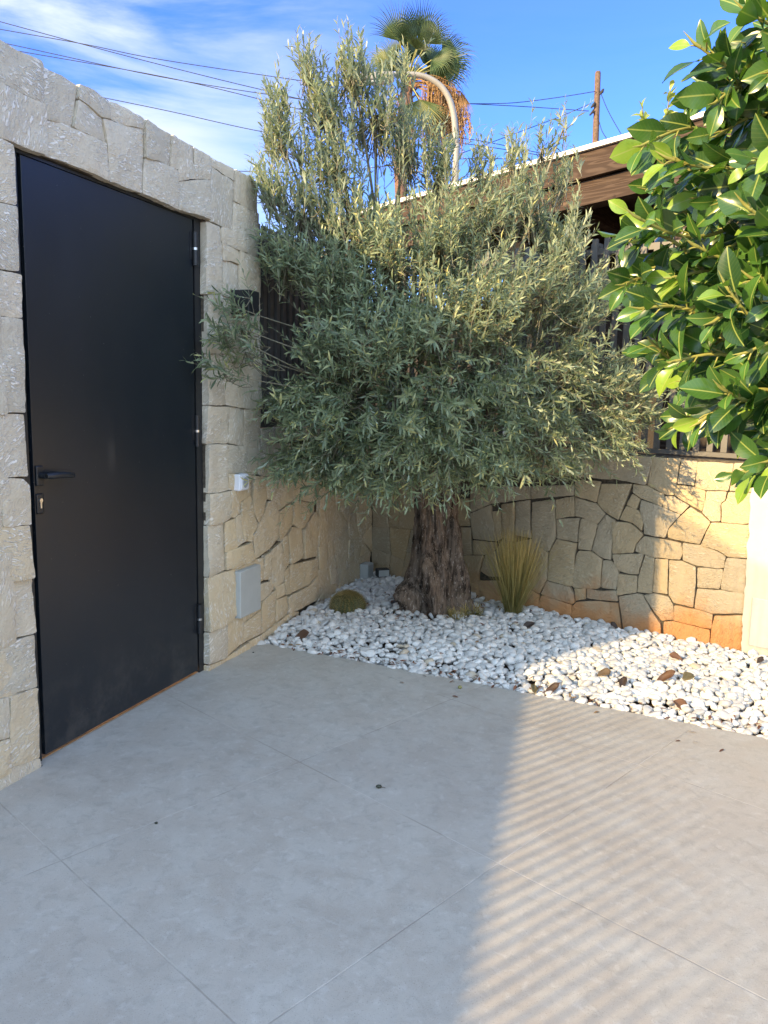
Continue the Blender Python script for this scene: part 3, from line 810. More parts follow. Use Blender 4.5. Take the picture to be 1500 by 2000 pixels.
def stone_wall(name, label, stones, mat, cores, root, relief, gap, bias):
    rnd = random.Random(5)
    mb, uvs = MB(), []
    for q in stones: stone_mesh(mb, uvs, q, rnd, gap, relief=relief, bias=bias)
    o = mb.build('stone_facing', mat, root, attr=True)
    me = o.data
    ul = me.uv_layers.new(name='uv')
    idx = np.zeros(len(me.loops), dtype=np.int32); me.loops.foreach_get('vertex_index', idx)
    ul.data.foreach_set('uv', np.array(uvs, dtype=np.float32)[idx].ravel())
    cb = MB()
    for lo, hi in cores: cb.box(lo, hi)
    cb.build('wall_core', M['joint'], root)

rs = random.Random(3)
left_wall = thing('stone_wall', 'tall split limestone wall with the black door in it, lower towards the corner', 'stone wall', L0, LROT)
ls = list(LEFT_STONES)
ls += random_stones((-.62, 0, -.11, 2.69), .36, .07, rs)
ls += random_stones((2.60, -.03, 3.63, 1.30), .27, .16, rs)
ls += random_stones((1.79, 1.21, 2.60, 1.30), .3, .1, rs)
stone_wall('stone_wall', '', ls, M['stone_left'],
    [((-.62, .022, -.05), (-.008, .26, 2.682)), ((1.222, .022, -.05), (1.768, .26, 2.682)), ((-.008, .022, 2.372), (1.222, .26, 2.682)), ((1.768, .0225, -.05), (3.9, .26, 1.285))],
    left_wall, 1.0, -.0001, lambda u, z: (-.28 if z > 1.1 else (.0 if u < .3 else .12)) + (.42 if u > 1.40 and z < 1.1 else 0))
back_wall = thing('garden_wall', 'low polygonal tan stone wall behind the olive tree and grass clump', 'stone wall', C0, BROT)
bs_ = list(BACK_STONES)
bs_ += random_stones((.0, -.03, .75, 1.18), .27, .16, rs)
bs_ += random_stones((.75, 1.0, 2.04, 1.18), .3, .1, rs)
bs_ += random_stones((.75, -.05, 1.05, .22), .3, .1, rs)
stone_wall('garden_wall', '', bs_, M['stone_back'], [((-.3, .021, -.05), (2.93, .25, 1.168))], back_wall, .7, .0008, lambda u, z: .15)

# white rendered pier at the right end, its plaster edge ragged over the last stones
def white_pier():
    root = thing('white_pier', 'white rendered wall end beside the tan stones with a grey cover plate', 'wall', bw(2.9, 0, 0), BROT)
    mb = MB()
    rnd = random.Random(8)
    zs = np.linspace(-.05, 1.172, 60)
    edge = [-.012+ .012*noise.noise((0, z*14, 3)) + .006*noise.noise((0, z*60, 8)) + .028*(1-z/1.2) for z in zs]
    fr = [(edge[i], -.010, z) for i, z in enumerate(zs)]
    rg = [(1.6, -.010, z) for z in zs]
    bk = [(edge[i]+.004, .02, z) for i, z in enumerate(zs)]
    k = len(zs)
    mb.add(fr+rg, [(i, k+i, k+i+1, i+1) for i in range(k-1)])
    mb.add(fr+bk, [(k+i, i, i+1, k+i+1) for i in range(k-1)])
    mb.box((.05, -.008, -.05), (1.6, .25, 1.168))
    mb.build('rendered_face', M['plaster'], root)
    return root
white_pier()
pl = thing('cover_plate', 'pale grey plastic cover plate with corner screws on the white wall end', 'cover plate', bw(2.955, -.011, .24), BROT)
mb = MB(); mb.bbox((0, -.012, -.145), (.23, 0, .145), .004); mb.build('plate', M['grey_plastic'], pl)
for (sx, sz) in ((.02, .115), (.02, -.118), (.21, .115), (.21, -.118)):
    mb = MB(); mb.lathe([(0, -.015), (.008, -.015), (.010, -.012)], 14, (sx, 0, sz), 'Y')
    mb.v = [(x, -abs(y) if False else y, z) for x, y, z in mb.v]
    # head sits proud of the plate, slot across it
    mb2 = MB()
    for a in range(1):
        ring = [(sx+.010*math.cos(i*math.pi/8), -.0145, sz+.010*math.sin(i*math.pi/8)) for i in range(16)]
        base = [(x, -.011, z) for x, _, z in ring]
        mb2.add(ring, [tuple(range(16))]); mb2.add(ring+base, [((i+1) % 16, i, 16+i, 16+(i+1) % 16) for i in range(16)])
        mb2.box((sx-.008, -.0152, sz-.0012), (sx+.008, -.0144, sz+.0012), Matrix.Translation((sx, 0, sz)) @ Matrix.Rotation(.7, 4, 'Y') @ Matrix.Translation((-sx, 0, -sz)))
    mb2.build('screw', M['grey_plastic'], pl)

# ---------------------------------------------------------------- slatted fences
def slat_fence(name, label, root_loc, rot, u0, u1, z0, z1, pitch=.083, w=.042, d=.02, back=False, posts=(), ymid=.10, rail=True):
    root = thing(name, label, 'fence', root_loc, rot)
    mb = MB()
    u = u0+.03
    while u < u1-w:
        mb.box((u, ymid-d/2, z0+.03), (u+w, ymid+d/2, z1-.001*((u*100) % 2)))
        u += pitch
    mb.build('slats', M['slat'], root)
    mb = MB()
    mb.box((u0, ymid-d/2-.004, z0), (u1, ymid+d/2+.004, z0+.028))
    mb.build('base_channel', M['slat'], root)
    if rail:
        mb = MB(); mb.box((u0, ymid+d/2+.001, z1-.10), (u1, ymid+d/2+.03, z1-.06)); mb.build('top_rail', M['slat'], root)
    for p in posts:
        mb = MB(); mb.box((p-.03, ymid+d/2+.031, z0), (p+.03, ymid+d/2+.09, z1-.02)); mb.build('post', M['slat'], root)
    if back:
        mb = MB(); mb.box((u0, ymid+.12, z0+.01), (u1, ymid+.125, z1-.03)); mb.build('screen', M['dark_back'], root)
    return root
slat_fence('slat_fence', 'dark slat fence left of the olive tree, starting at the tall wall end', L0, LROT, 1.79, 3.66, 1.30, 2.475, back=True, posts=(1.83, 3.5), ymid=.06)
slat_fence('slat_fence', 'long dark slat fence on the back wall under the brown porch', C0, BROT, -.02, 5.2, 1.182, 2.553, w=.036, posts=(.05, 1.75, 3.45, 5.1), ymid=.12)
# the same kind of fence, on a lower wall, closes the patio behind the camera: it throws the striped shade
FA, FB = Vector((-1.79, 2.42, 0)), Vector((-2.85, -1.9, 0))
fd = FA-FB
FROT = math.atan2(fd.y, fd.x)
FL = fd.length
side_wall = thing('side_wall', 'low rendered wall at the left edge of the patio below the striped shade', 'wall', FB, FROT)
mb = MB(); mb.bbox((0, .0, -.05), (FL-.02, .22, 1.225), .006); mb.build('rendered_face', M['plaster'], side_wall)
slat_fence('slat_fence', 'slat fence along the patio edge throwing striped shade on the paving', FB, FROT, 0, FL-.02, 1.227, 2.56, w=.030, d=.008, posts=(.05, FL-.1), ymid=.06, rail=False)

# white wall added out of view on the right to bounce warm sun back
hw = thing('bounce_wall', 'unseen white rendered wall added on the right to bounce sunlight back', 'wall', (5.6, 3.0, 0), R(-90))
mb = MB(); mb.bbox((0, .0, -.05), (6.5, .25, 3.1), .01); mb.build('rendered_face', M['plaster'], hw)

# ---------------------------------------------------------------- door
door = thing('metal_door', 'tall plain black metal door standing in the limestone wall', 'door', L0, LROT)
RY = .036
mb = MB()
mb.box((-.006, RY, 0), (.030, RY+.10, 2.366)); mb.box((1.166, RY, 0), (1.219, RY+.10, 2.366)); mb.box((.030, RY, 2.356), (1.166, RY+.10, 2.368))
mb.build('frame', M['black_metal'], door)
mb = MB(); mb.box((.030, RY+.052, .03), (1.166, RY+.06, 2.356)); mb.build('rebate', M['gap_black'], door)
mb = MB(); mb.bbox((.046, RY-.004, .019), (1.146, RY+.046, 2.352), .0025); mb.build('panel', M['door_metal'], door)
mb = MB(); mb.bbox((.052, RY-.014, 1.125), (.090, RY-.004, 1.205), .006, 3); mb.build('handle_plate', M['black_metal'], door)
mb = MB()
hy = RY-.014
mb.tube([(.071, hy, 1.165), (.071, hy-.028, 1.165)], .011, 14)
lev = [(.066, hy-.034, 1.166), (.085, hy-.040, 1.166), (.12, hy-.041, 1.166), (.17, hy-.040, 1.163), (.205, hy-.036, 1.158), (.222, hy-.030, 1.155)]
mb.tube(lev, [.010, .0135, .0135, .0125, .011, .006], 14)
mb.build('lever_handle', M['black_metal'], door)
mb = MB(); mb.bbox((.051, RY-.010, 1.015), (.087, RY-.004, 1.095), .005, 3); lp = mb.build('lock_plate', M['black_metal'], door)
mb = MB()
ring = [(.070+.0085*math.cos(i*math.pi/10), 1.068+.0085*math.sin(i*math.pi/10)) for i in range(20)]
low = [(.066, 1.040), (.074, 1.040)]
mb.add([(x, RY-.0145, z) for x, z in ring]+[(x, RY-.009, z) for x, z in ring], [tuple(range(20))]+[((i+1) % 20, i, 20+i, 20+(i+1) % 20) for i in range(20)])
mb.bbox((.0655, RY-.0142, 1.036), (.0745, RY-.009, 1.062), .002); mb.build('lock_cylinder', M['steel'], lp)
for zc in (2.21, 1.305, .305):
    mb = MB()
    mb.tube([(1.150, RY-.016, zc-.08), (1.150, RY-.016, zc-.006)], .0125, 16)
    mb.tube([(1.150, RY-.016, zc+.006), (1.150, RY-.016, zc+.08)], .0125, 16)
    mb.box((1.118, RY-.0068, zc-.05), (1.150, RY-.0042, zc+.078)); mb.box((1.150, RY-.008, zc-.075), (1.20, RY-.0012, zc+.075))
    hg = mb.build('hinge', M['black_metal'], door)
    mb = MB(); mb.tube([(1.150, RY-.016, zc-.0058), (1.150, RY-.016, zc+.0058)], .0131, 16); mb.build('hinge_ring', M['steel'], hg)
sill = MB(); sill.box((-.004, .047, -.05), (1.221, .5, .0035)); o = sill.build('threshold', M['sill'], None)
o.matrix_world = LM; tag(o, 'terracotta strip of threshold under the black door', 'threshold')

# ---------------------------------------------------------------- fittings on the walls
def wall_box(name, label, cat, u0, u1, z0, z1, y, mat, part, bev=.004):
    root = thing(name, label, cat, lw((u0+u1)/2, 0, (z0+z1)/2), LROT)
    w, h_ = (u1-u0)/2, (z1-z0)/2
    mb = MB(); mb.bbox((-w, -y, -h_), (w, .006, h_), bev); mb.build(part, mat, root)
    return root, w, h_
b_, w_, h_ = wall_box('wall_lamp', 'matt black cube wall lamp high on the limestone wall right of the door', 'wall lamp', 1.448, 1.562, 1.922, 2.05, .112, M['black_metal'], 'housing', .003)
mb = MB(); mb.box((-w_+.02, -.09, -h_-.002), (w_-.02, -.03, -h_+.001)); mb.build('lens', M['dial'], b_)
b_, w_, h_ = wall_box('push_switch', 'small white switch box with round grey button on the limestone wall', 'switch', 1.468, 1.562, .962, 1.055, .042, M['white_plastic'], 'housing', .008)
mb = MB(); mb.bbox((-w_+.008, -.049, -h_+.008), (w_-.008, -.041, h_-.008), .003); mb.build('rocker', M['white_plastic'], b_)
mb = MB()
ring = [(.026*math.cos(i*math.pi/14), .030*math.sin(i*math.pi/14)) for i in range(28)]
mb.add([(x, -.052, z) for x, z in ring]+[(x, -.048, z) for x, z in ring], [tuple(range(28))]+[((i+1) % 28, i, 28+i, 28+(i+1) % 28) for i in range(28)])
mb.build('button', M['dial'], b_)
b_, w_, h_ = wall_box('meter_cover', 'large pale grey blank cover box low on the limestone wall by the door', 'cover box', 1.478, 1.715, .225, .50, .036, M['grey_plastic'], 'cover', .006)
b_ = thing('junction_box', 'grey junction box at the foot of the wall in the corner', 'junction box', lw(3.42, -.04, .05), LROT)
mb = MB(); mb.bbox((-.055, -.035, -.03), (.055, .035, .13), .006); mb.build('housing', M['grey_plastic'], b_)
mb = MB(); mb.bbox((-.057, -.039, .0), (.057, -.0352, .127), .002); mb.build('lid', M['grey_plastic'], b_)
sp = thing('spotlight', 'small dark garden spotlight among the pebbles behind the trunk base', 'spotlight', (.0, 6.16, .06), R(20))
mb = MB(); mb.tube([(0, 0, -.05), (0, 0, .03)], .008, 8); mb.build('spike', M['black_metal'], sp)
mb = MB(); mb.bbox((-.05, -.03, .02), (.05, .04, .085), .006); hd = mb.build('housing', M['black_metal'], sp)
mb = MB(); mb.bbox((-.043, -.034, .027), (.043, -.0302, .078), .002); mb.build('lens', M['grey_plastic'], hd)
# ================================================================ pebbles
def in_poly(x, y, q):
    ok = False
    for i in range(len(q)):
        (ax, ay), (bx, by) = q[i], q[(i+1) % len(q)]
        if (ay > y) != (by > y) and x < (bx-ax)*(y-ay)/(by-ay)+ax: ok = not ok
    return ok
BED = [xy(BED_A), xy(BED_A+bd*4.3), xy(bw(3.9, -.012)), xy(bw(.0, -.012)), xy(lw(3.62, -.012)), xy(lw(1.72, -.012))]
TRUNK = Vector((.365, 5.38, 0))
def mound(x, y):
    p = Vector((x, y, 0))
    d = (p-BED_A).dot(Vector((-bd.y, bd.x, 0)))
    dc = (p-C0).length
    return -.012 + .05*min(1, max(0, d)/.35) + .03*math.exp(-(dc/.9)**2) + .012*noise.noise((x*3, y*3, 0))
def pebbles():
    base = []
    for k in range(10):
        bm = bmesh.new(); bmesh.ops.create_icosphere(bm, subdivisions=2 if k >= 7 else 3, radius=1)
        sx = (1.0, .78+.03*(k % 4), .52+.04*(k % 3))
        vs = []
        for v in bm.verts:
            n_ = 1+.22*noise.noise(v.co*1.1+Vector((k*5.1, 0, 0)))+.07*noise.noise(v.co*2.6+Vector((k*3.3, 7, 0)))
            vs.append((v.co.x*sx[0]*n_, v.co.y*sx[1]*n_, v.co.z*sx[2]*n_))
        fs = np.array([[v.index for v in f.verts] for f in bm.faces])
        base.append((np.array(vs), fs)); bm.free()
    rnd = random.Random(21)
    V, F, T = [], [], []
    off = 0
    xs0, xs1 = -.75, 3.1
    ys0, ys1 = 2.7, 6.45
    def put(x, y, z, a, lowres):
        nonlocal off
        vs, fs = base[rnd.randrange(7, 10) if lowres else rnd.randrange(0, 7)]
        m_ = (Matrix.Rotation(rnd.uniform(0, 6.28), 3, 'Z') @ Matrix.Rotation(rnd.gauss(0, .38), 3, 'X') @ Matrix.Rotation(rnd.gauss(0, .38), 3, 'Y'))
        mm = np.array(m_)
        V.append(vs @ mm.T * a + np.array([x, y, z])); F.append(fs+off); T.append(np.full(len(vs), rnd.random()))
        off += len(vs)
    for layer, (sp, zo, keep) in enumerate(((.042, -.021, .62), (.0395, .002, .96))):
        j = 0
        y = ys0
        while y < ys1:
            x = xs0+(sp/2 if j % 2 else 0)
            while x < xs1:
                px, py = x+rnd.uniform(-.42, .42)*sp, y+rnd.uniform(-.42, .42)*sp
                x += sp
                if rnd.random() > keep or not in_poly(px, py, BED): continue
                if (Vector((px, py, 0))-TRUNK).length < .19: continue
                if (px+.248)**2+(py-5.28)**2 < .085**2: continue
                if (px-.911)**2+(py-5.3)**2 < .05**2: continue
                bare = noise.noise((px*2.3, py*2.3, 4.4))
                if layer == 1 and ((Vector((px, py, 0))-TRUNK).length < .36 and rnd.random() < .55): continue
                if layer == 1 and (px-.85)**2+(py-5.55)**2 < .2**2 and rnd.random() < .6: continue
                a = min(.037, max(.014, rnd.lognormvariate(math.log(.0236), .27)))
                put(px, py, mound(px, py)+zo+rnd.uniform(-.006, .007), a, layer == 0)
            y += sp*.866; j += 1
    o = np_mesh('white_pebbles', M['pebble'], np.concatenate(V), np.concatenate(F), None, True, np.concatenate(T))
    tag(o, 'bed of rounded white marble pebbles around the olive trunk', 'pebbles', kind='stuff')
pebbles()

# ================================================================ vectorised leaves
def unit(a): return a/np.maximum(np.linalg.norm(a, axis=-1, keepdims=True), 1e-9)
def lance_leaves(P, D, Nn, L, W, rng, bend=.18):
    """narrow leaves: P base, D direction, Nn upper side"""
    n = len(P)
    S = unit(np.cross(D, Nn)); Nn = unit(np.cross(S, D))
    prof = [(0, 0), (.22, .62), (.55, 1.0), (.82, .62), (1, 0)]
    V = np.zeros((n, 8, 3))
    def pt(t, s, w):
        b = (-bend*(t**2))[:, None] if hasattr(t, '__len__') else -bend*t*t
        return P + D*(L*t)[:, None] + Nn*((L*bend_r*(-t*t)) + abs(s)*w*W*.35)[:, None] + S*(s*w*W*.5)[:, None]
    bend_r = rng.normal(bend, .12, n)
    V[:, 0] = pt(0., 0, 0)
    V[:, 1] = pt(.25, -1, .7); V[:, 2] = pt(.25, 1, .7)
    V[:, 3] = pt(.60, -1, 1.); V[:, 4] = pt(.60, 1, 1.)
    V[:, 5] = pt(.84, -1, .6); V[:, 6] = pt(.84, 1, .6)
    V[:, 7] = pt(1., 0, 0)
    base = (np.arange(n)*8)[:, None]
    quads = np.concatenate([base+np.array([[1, 2, 4, 3]]), base+np.array([[3, 4, 6, 5]])])
    tris = np.concatenate([base+np.array([[0, 2, 1]]), base+np.array([[5, 6, 7]])])
    return V.reshape(-1, 3), quads, tris

def grow_twigs(A, D, Ln, K, curl, rng, wob=.10):
    """A start, D direction, Ln length -> nodes (n,K,3) and tangents"""
    n = len(A)
    P = np.zeros((n, K, 3)); T = np.zeros((n, K, 3))
    p, d = A.copy(), unit(D)
    step = (Ln/(K-1))[:, None]
    for k in range(K):
        P[:, k], T[:, k] = p, d
        p = p+d*step
        d = unit(d+curl/K+rng.normal(0, wob, (n, 3)))
    return P, T

def tubes_np(P, r0, r1, sides=3):
    n, K, _ = P.shape
    T = np.gradient(P, axis=1); T = unit(T)
    ref = np.where(np.abs(T[..., 2:3]) > .9, np.array([1., 0, 0]), np.array([0, 0, 1.]))
    U = unit(np.cross(T, ref)); W = np.cross(T, U)
    rad = (np.asarray(r0).reshape(-1, 1)*(1-np.linspace(0, 1, K))[None]+np.asarray(r1).reshape(-1, 1)*np.linspace(0, 1, K)[None])[..., None]
    rings = [P+(U*math.cos(a)+W*math.sin(a))*rad for a in np.arange(sides)*2*math.pi/sides]
    V = np.stack(rings, 2).reshape(-1, 3)
    idx = np.arange(n*K*sides).reshape(n, K, sides)
    q = [np.stack([idx[:, :-1, j], idx[:, :-1, (j+1) % sides], idx[:, 1:, (j+1) % sides], idx[:, 1:, j]], -1).reshape(-1, 4) for j in range(sides)]
    return V, np.concatenate(q)

# ================================================================ olive tree
def olive_trunk_radius(a, z):
    r = .145 + .08*math.exp(-(z+.02)/.16) + .045*math.exp(-((z-.28)/.16)**2)
    tw = a + z*1.1
    flare = math.exp(-(z+.02)/.30)
    r += (.014+.034*flare)*math.cos(5*tw+.6) + (.010+.014*flare)*math.cos(9*tw+1.3) + .010*math.cos(3*tw-1.1)
    def bump(a0, z0, wa, wz, h):
        da = (a-a0+math.pi) % (2*math.pi)-math.pi
        return h*math.exp(-(da/wa)**2-((z-z0)/wz)**2)
    front = -math.pi/2
    r += bump(front-.95, .17, .34, .08, .115) + bump(front-1.2, .02, .4, .12, .05) + bump(front+1.1, .02, .35, .10, .05) + bump(front-.45, .40, .28, .055, .035) + bump(front-.3, .26, .25, .07, .03)
    r += bump(front+.75, .80, .22, .05, .02) + bump(front+.95, .52, .35, .10, .02)
    r -= bump(front+.62, .62, .11, .13, .07) + bump(front+.78, .74, .13, .05, .05) + bump(front+.1, .14, .10, .14, .03) + bump(front+.5, .12, .09, .12, .03)
    p = Vector((math.cos(a)*1.6, math.sin(a)*1.6, z*2.4))
    r += .020*noise.fractal(p*2.1, 1., 2., 3)
    tq = a+z*.55+.25*noise.noise((math.cos(a)*2, math.sin(a)*2, z*2))
    rd1 = 1-abs(noise.noise((math.cos(tq)*5.5, math.sin(tq)*5.5, z*1.5)))*2
    rd2 = 1-abs(noise.noise((math.cos(tq)*13, math.sin(tq)*13, z*3.6+4)))*2
    r += .020*(rd1-.55) + .0075*(rd2-.5) + .004*noise.noise((math.cos(a)*24, math.sin(a)*24, z*14))
    return r
def olive_tree():
    root = thing('olive_tree', 'old olive tree with gnarled thick trunk and grey green crown above white pebbles', 'olive tree', TRUNK)
    rng = np.random.default_rng(5)
    mb = MB()
    na, nz = 170, 120
    vs = []
    for i in range(nz):
        z = -.04+1.16*i/(nz-1)
        c = Vector((.015*math.sin(z*2.5)-.02*z, .02*z, z))
        for j in range(na):
            a = 2*math.pi*j/na
            r = olive_trunk_radius(a, max(0, z))
            if z > .98: r *= 1-.25*(z-.98)/.14
            vs.append((c.x+r*math.cos(a), c.y+r*math.sin(a), c.z))
    fs = [(i*na+j, i*na+(j+1) % na, (i+1)*na+(j+1) % na, (i+1)*na+j) for i in range(nz-1) for j in range(na)]
    fs.append(tuple((nz-1)*na+j for j in range(na)))
    mb.add(vs, fs, True)
    mb.build('trunk', M['bark'], root)
    # limbs run from the trunk head to every leaf cluster
    head = np.array([0., 0.02, 1.04])
    T0 = np.array(TRUNK)
    limb, bran = MB(), MB()
    LV, LQ, LT, LTint, TV, TQ = [], [], [], [], [], []
    vo = to = 0
    heads = [Vector((.10*math.cos(a), .10*math.sin(a), .98)) for a in (0.3, 1.6, 2.9, 4.1, 5.3)]
    stems = []
    for k, h0 in enumerate(heads):
        tip = Vector((h0.x*4.2, h0.y*2.6-.35, 1.6+.12*(k % 3)))
        mid = h0.lerp(tip, .45)+Vector((0, 0, .12))
        pts = [h0.lerp(mid, t)*(1-t)+mid.lerp(tip, t)*t for t in (0, .2, .4, .6, .8, 1)]
        limb.tube(pts, [.06, .052, .046, .040, .034, .028], 9)
        stems.append(pts)
    center = np.array([.30, 4.95, 1.75])
    for ci, (cx, cy, cz, rx, ry, w, mode) in enumerate(OLIVE_CLUMPS):
        c = np.array([cx, cy, cz])-T0
        st = min(stems, key=lambda s: (s[-1]-Vector(c)).length)
        a0 = st[3+ci % 3]
        mid = a0.lerp(Vector(c), .5)+Vector((rng.normal(0, .05), rng.normal(0, .05), -.06 if mode != 1 else .02))
        pts = [(a0.lerp(mid, t)).lerp(mid.lerp(Vector(c), t), t) for t in np.linspace(0, 1, 7)]
        bran.tube(pts, list(np.linspace(.014, .005, 7) if mode != 3 else np.linspace(.006, .0022, 7)), 6)
        n = int(w*(54 if mode in (0, 2) else 62))
        if mode == 3: n = max(4, int(w*30))
        # points in the cluster's ellipsoid, more of them towards its rim
        q = unit(rng.normal(0, 1, (n, 3)))*(rng.random((n, 1))**.45)
        A = c+q*np.array([rx, ry, rx])*.95
        out = unit(A-(center-T0))
        if mode == 1:
            D = out*.25+np.array([-.05, -.05, 1.0])+rng.normal(0, .26, (n, 3)); curl = np.array([0, 0, .25])
            Ln = rng.uniform(.16, .34, n)
        elif mode == 0:
            D = out*.75+np.array([.08, -.28, .55])+rng.normal(0, .36, (n, 3)); curl = np.array([.05, -.1, .10])
            Ln = rng.uniform(.16, .34, n)
        elif mode == 2:
            D = out*.8+np.array([.05, -.42, .16])+rng.normal(0, .40, (n, 3)); curl = np.array([0, -.1, -.42])
            Ln = rng.uniform(.16, .36, n)
        else:
            D = np.array([-.52, -.75, .30])+rng.normal(0, .24, (n, 3)); curl = np.array([-.05, -.1, .05])
            Ln = rng.uniform(.18, .34, n)
        Ln = Ln*np.where(rng.random(n) < .13, rng.uniform(1.35, 1.9, n), 1.0)*rng.uniform(.75, 1.15, n)
        A = A-unit(D)*(Ln*.45)[:, None]
        K = 12
        P, T = grow_twigs(A, D, Ln, K, curl, rng, .075)
        V, Q = tubes_np(P, np.full(n, .0021), np.full(n, .0009))
        TV.append(V); TQ.append(Q+to); to += len(V)
        # secondary stem from the cluster's heart to each twig
        hs = np.stack([np.repeat(c[None], n, 0)*(1-t)+A*t + np.array([0, 0, -.03])*math.sin(math.pi*t) for t in (0, .35, .7, 1)], 1)
        V, Q = tubes_np(hs, np.full(n, .0042), np.full(n, .0021))
        TV.append(V); TQ.append(Q+to); to += len(V)
        for k in range(1, K):
            t = T[:, k]
            ref = np.where(np.abs(t[:, 2:3]) > .9, np.array([1., 0, 0]), np.array([0, 0, 1.]))
            u = unit(np.cross(t, ref)); v = np.cross(t, u)
            ph = k*math.pi/2+rng.normal(0, .35, n)
            for s in (0, math.pi):
                keep = rng.random(n) < (.93 if k < K-1 else .99)
                rad = u*np.cos(ph+s)[:, None]+v*np.sin(ph+s)[:, None]
                an = rng.normal(.56 if mode == 1 else .68, .17, n) if k < K-1 else rng.normal(.38, .12, n)
                d = unit(t*np.cos(an)[:, None]+rad*np.sin(an)[:, None]+rng.normal(0, .10, (n, 3)))
                nn = t*np.sin(an)[:, None]-rad*np.cos(an)[:, None]+rng.normal(0, .2, (n, 3))
                L_ = rng.uniform(.040, .074, n)*(1 if k < K-2 else .8)
                W_ = L_*rng.uniform(.15, .21, n)
                V, Q, Tr = lance_leaves(P[keep, k], d[keep], nn[keep], L_[keep], W_[keep], rng)
                LV.append(V); LQ.append(Q+vo); LT.append(Tr+vo); vo += len(V)
                tt = np.clip(rng.normal(.38, .2, n)+(.22 if k > K-3 else 0)+np.where(rng.random(n) < .10, .45, 0), 0, 1)
                LTint.append(np.repeat(tt[keep], 8))
    limb.build('limbs', M['bark'], root)
    bran.build('branches', M['twig'], root)
    o = np_mesh('twigs', M['twig'], np.concatenate(TV), np.concatenate(TQ), root)
    o = np_mesh('foliage', M['olive_leaf'], np.concatenate(LV), [np.concatenate(LQ), np.concatenate(LT)], root, True, np.concatenate(LTint))
    print('olive leaves', vo//8)
olive_tree()

# ================================================================ broad leaves (fig, dead leaves)
def broad_leaves(P, D, Nn, L, W, rng, fold=.28, bend=.25, nu=5, nv=7, wave=.03):
    n = len(P)
    S = unit(np.cross(D, Nn)); Nn = unit(np.cross(S, D))
    ts = np.linspace(0, 1, nv)
    prof = np.array([.03, .52, .86, 1.0, .93, .62, .0]) if nv == 7 else np.sin(np.pi*ts)**.7
    ss = np.linspace(-1, 1, nu)
    br = rng.normal(bend, .16, n); fr = rng.normal(fold, .10, n)
    wp = rng.uniform(0, 6.28, n)
    V = np.zeros((n, nv, nu, 3)); UV = np.zeros((n, nv, nu, 2))
    for i, t in enumerate(ts):
        for j, s in enumerate(ss):
            half = prof[i]*W*.5
            up = -L*br*t*t + np.abs(s)*half*fr + wave*L*np.sin(7*t+wp)*abs(s)*s
            V[:, i, j] = P+D*(L*t*(1-.12*br*t))[:, None]+S*(s*half)[:, None]+Nn*up[:, None]
            UV[:, i, j] = (.5+.5*s*max(prof[i], .03), t)
    idx = np.arange(n*nv*nu).reshape(n, nv, nu)
    Q = np.stack([idx[:, :-1, :-1], idx[:, :-1, 1:], idx[:, 1:, 1:], idx[:, 1:, :-1]], -1).reshape(-1, 4)
    return V.reshape(-1, 3), Q, UV.reshape(-1, 2)

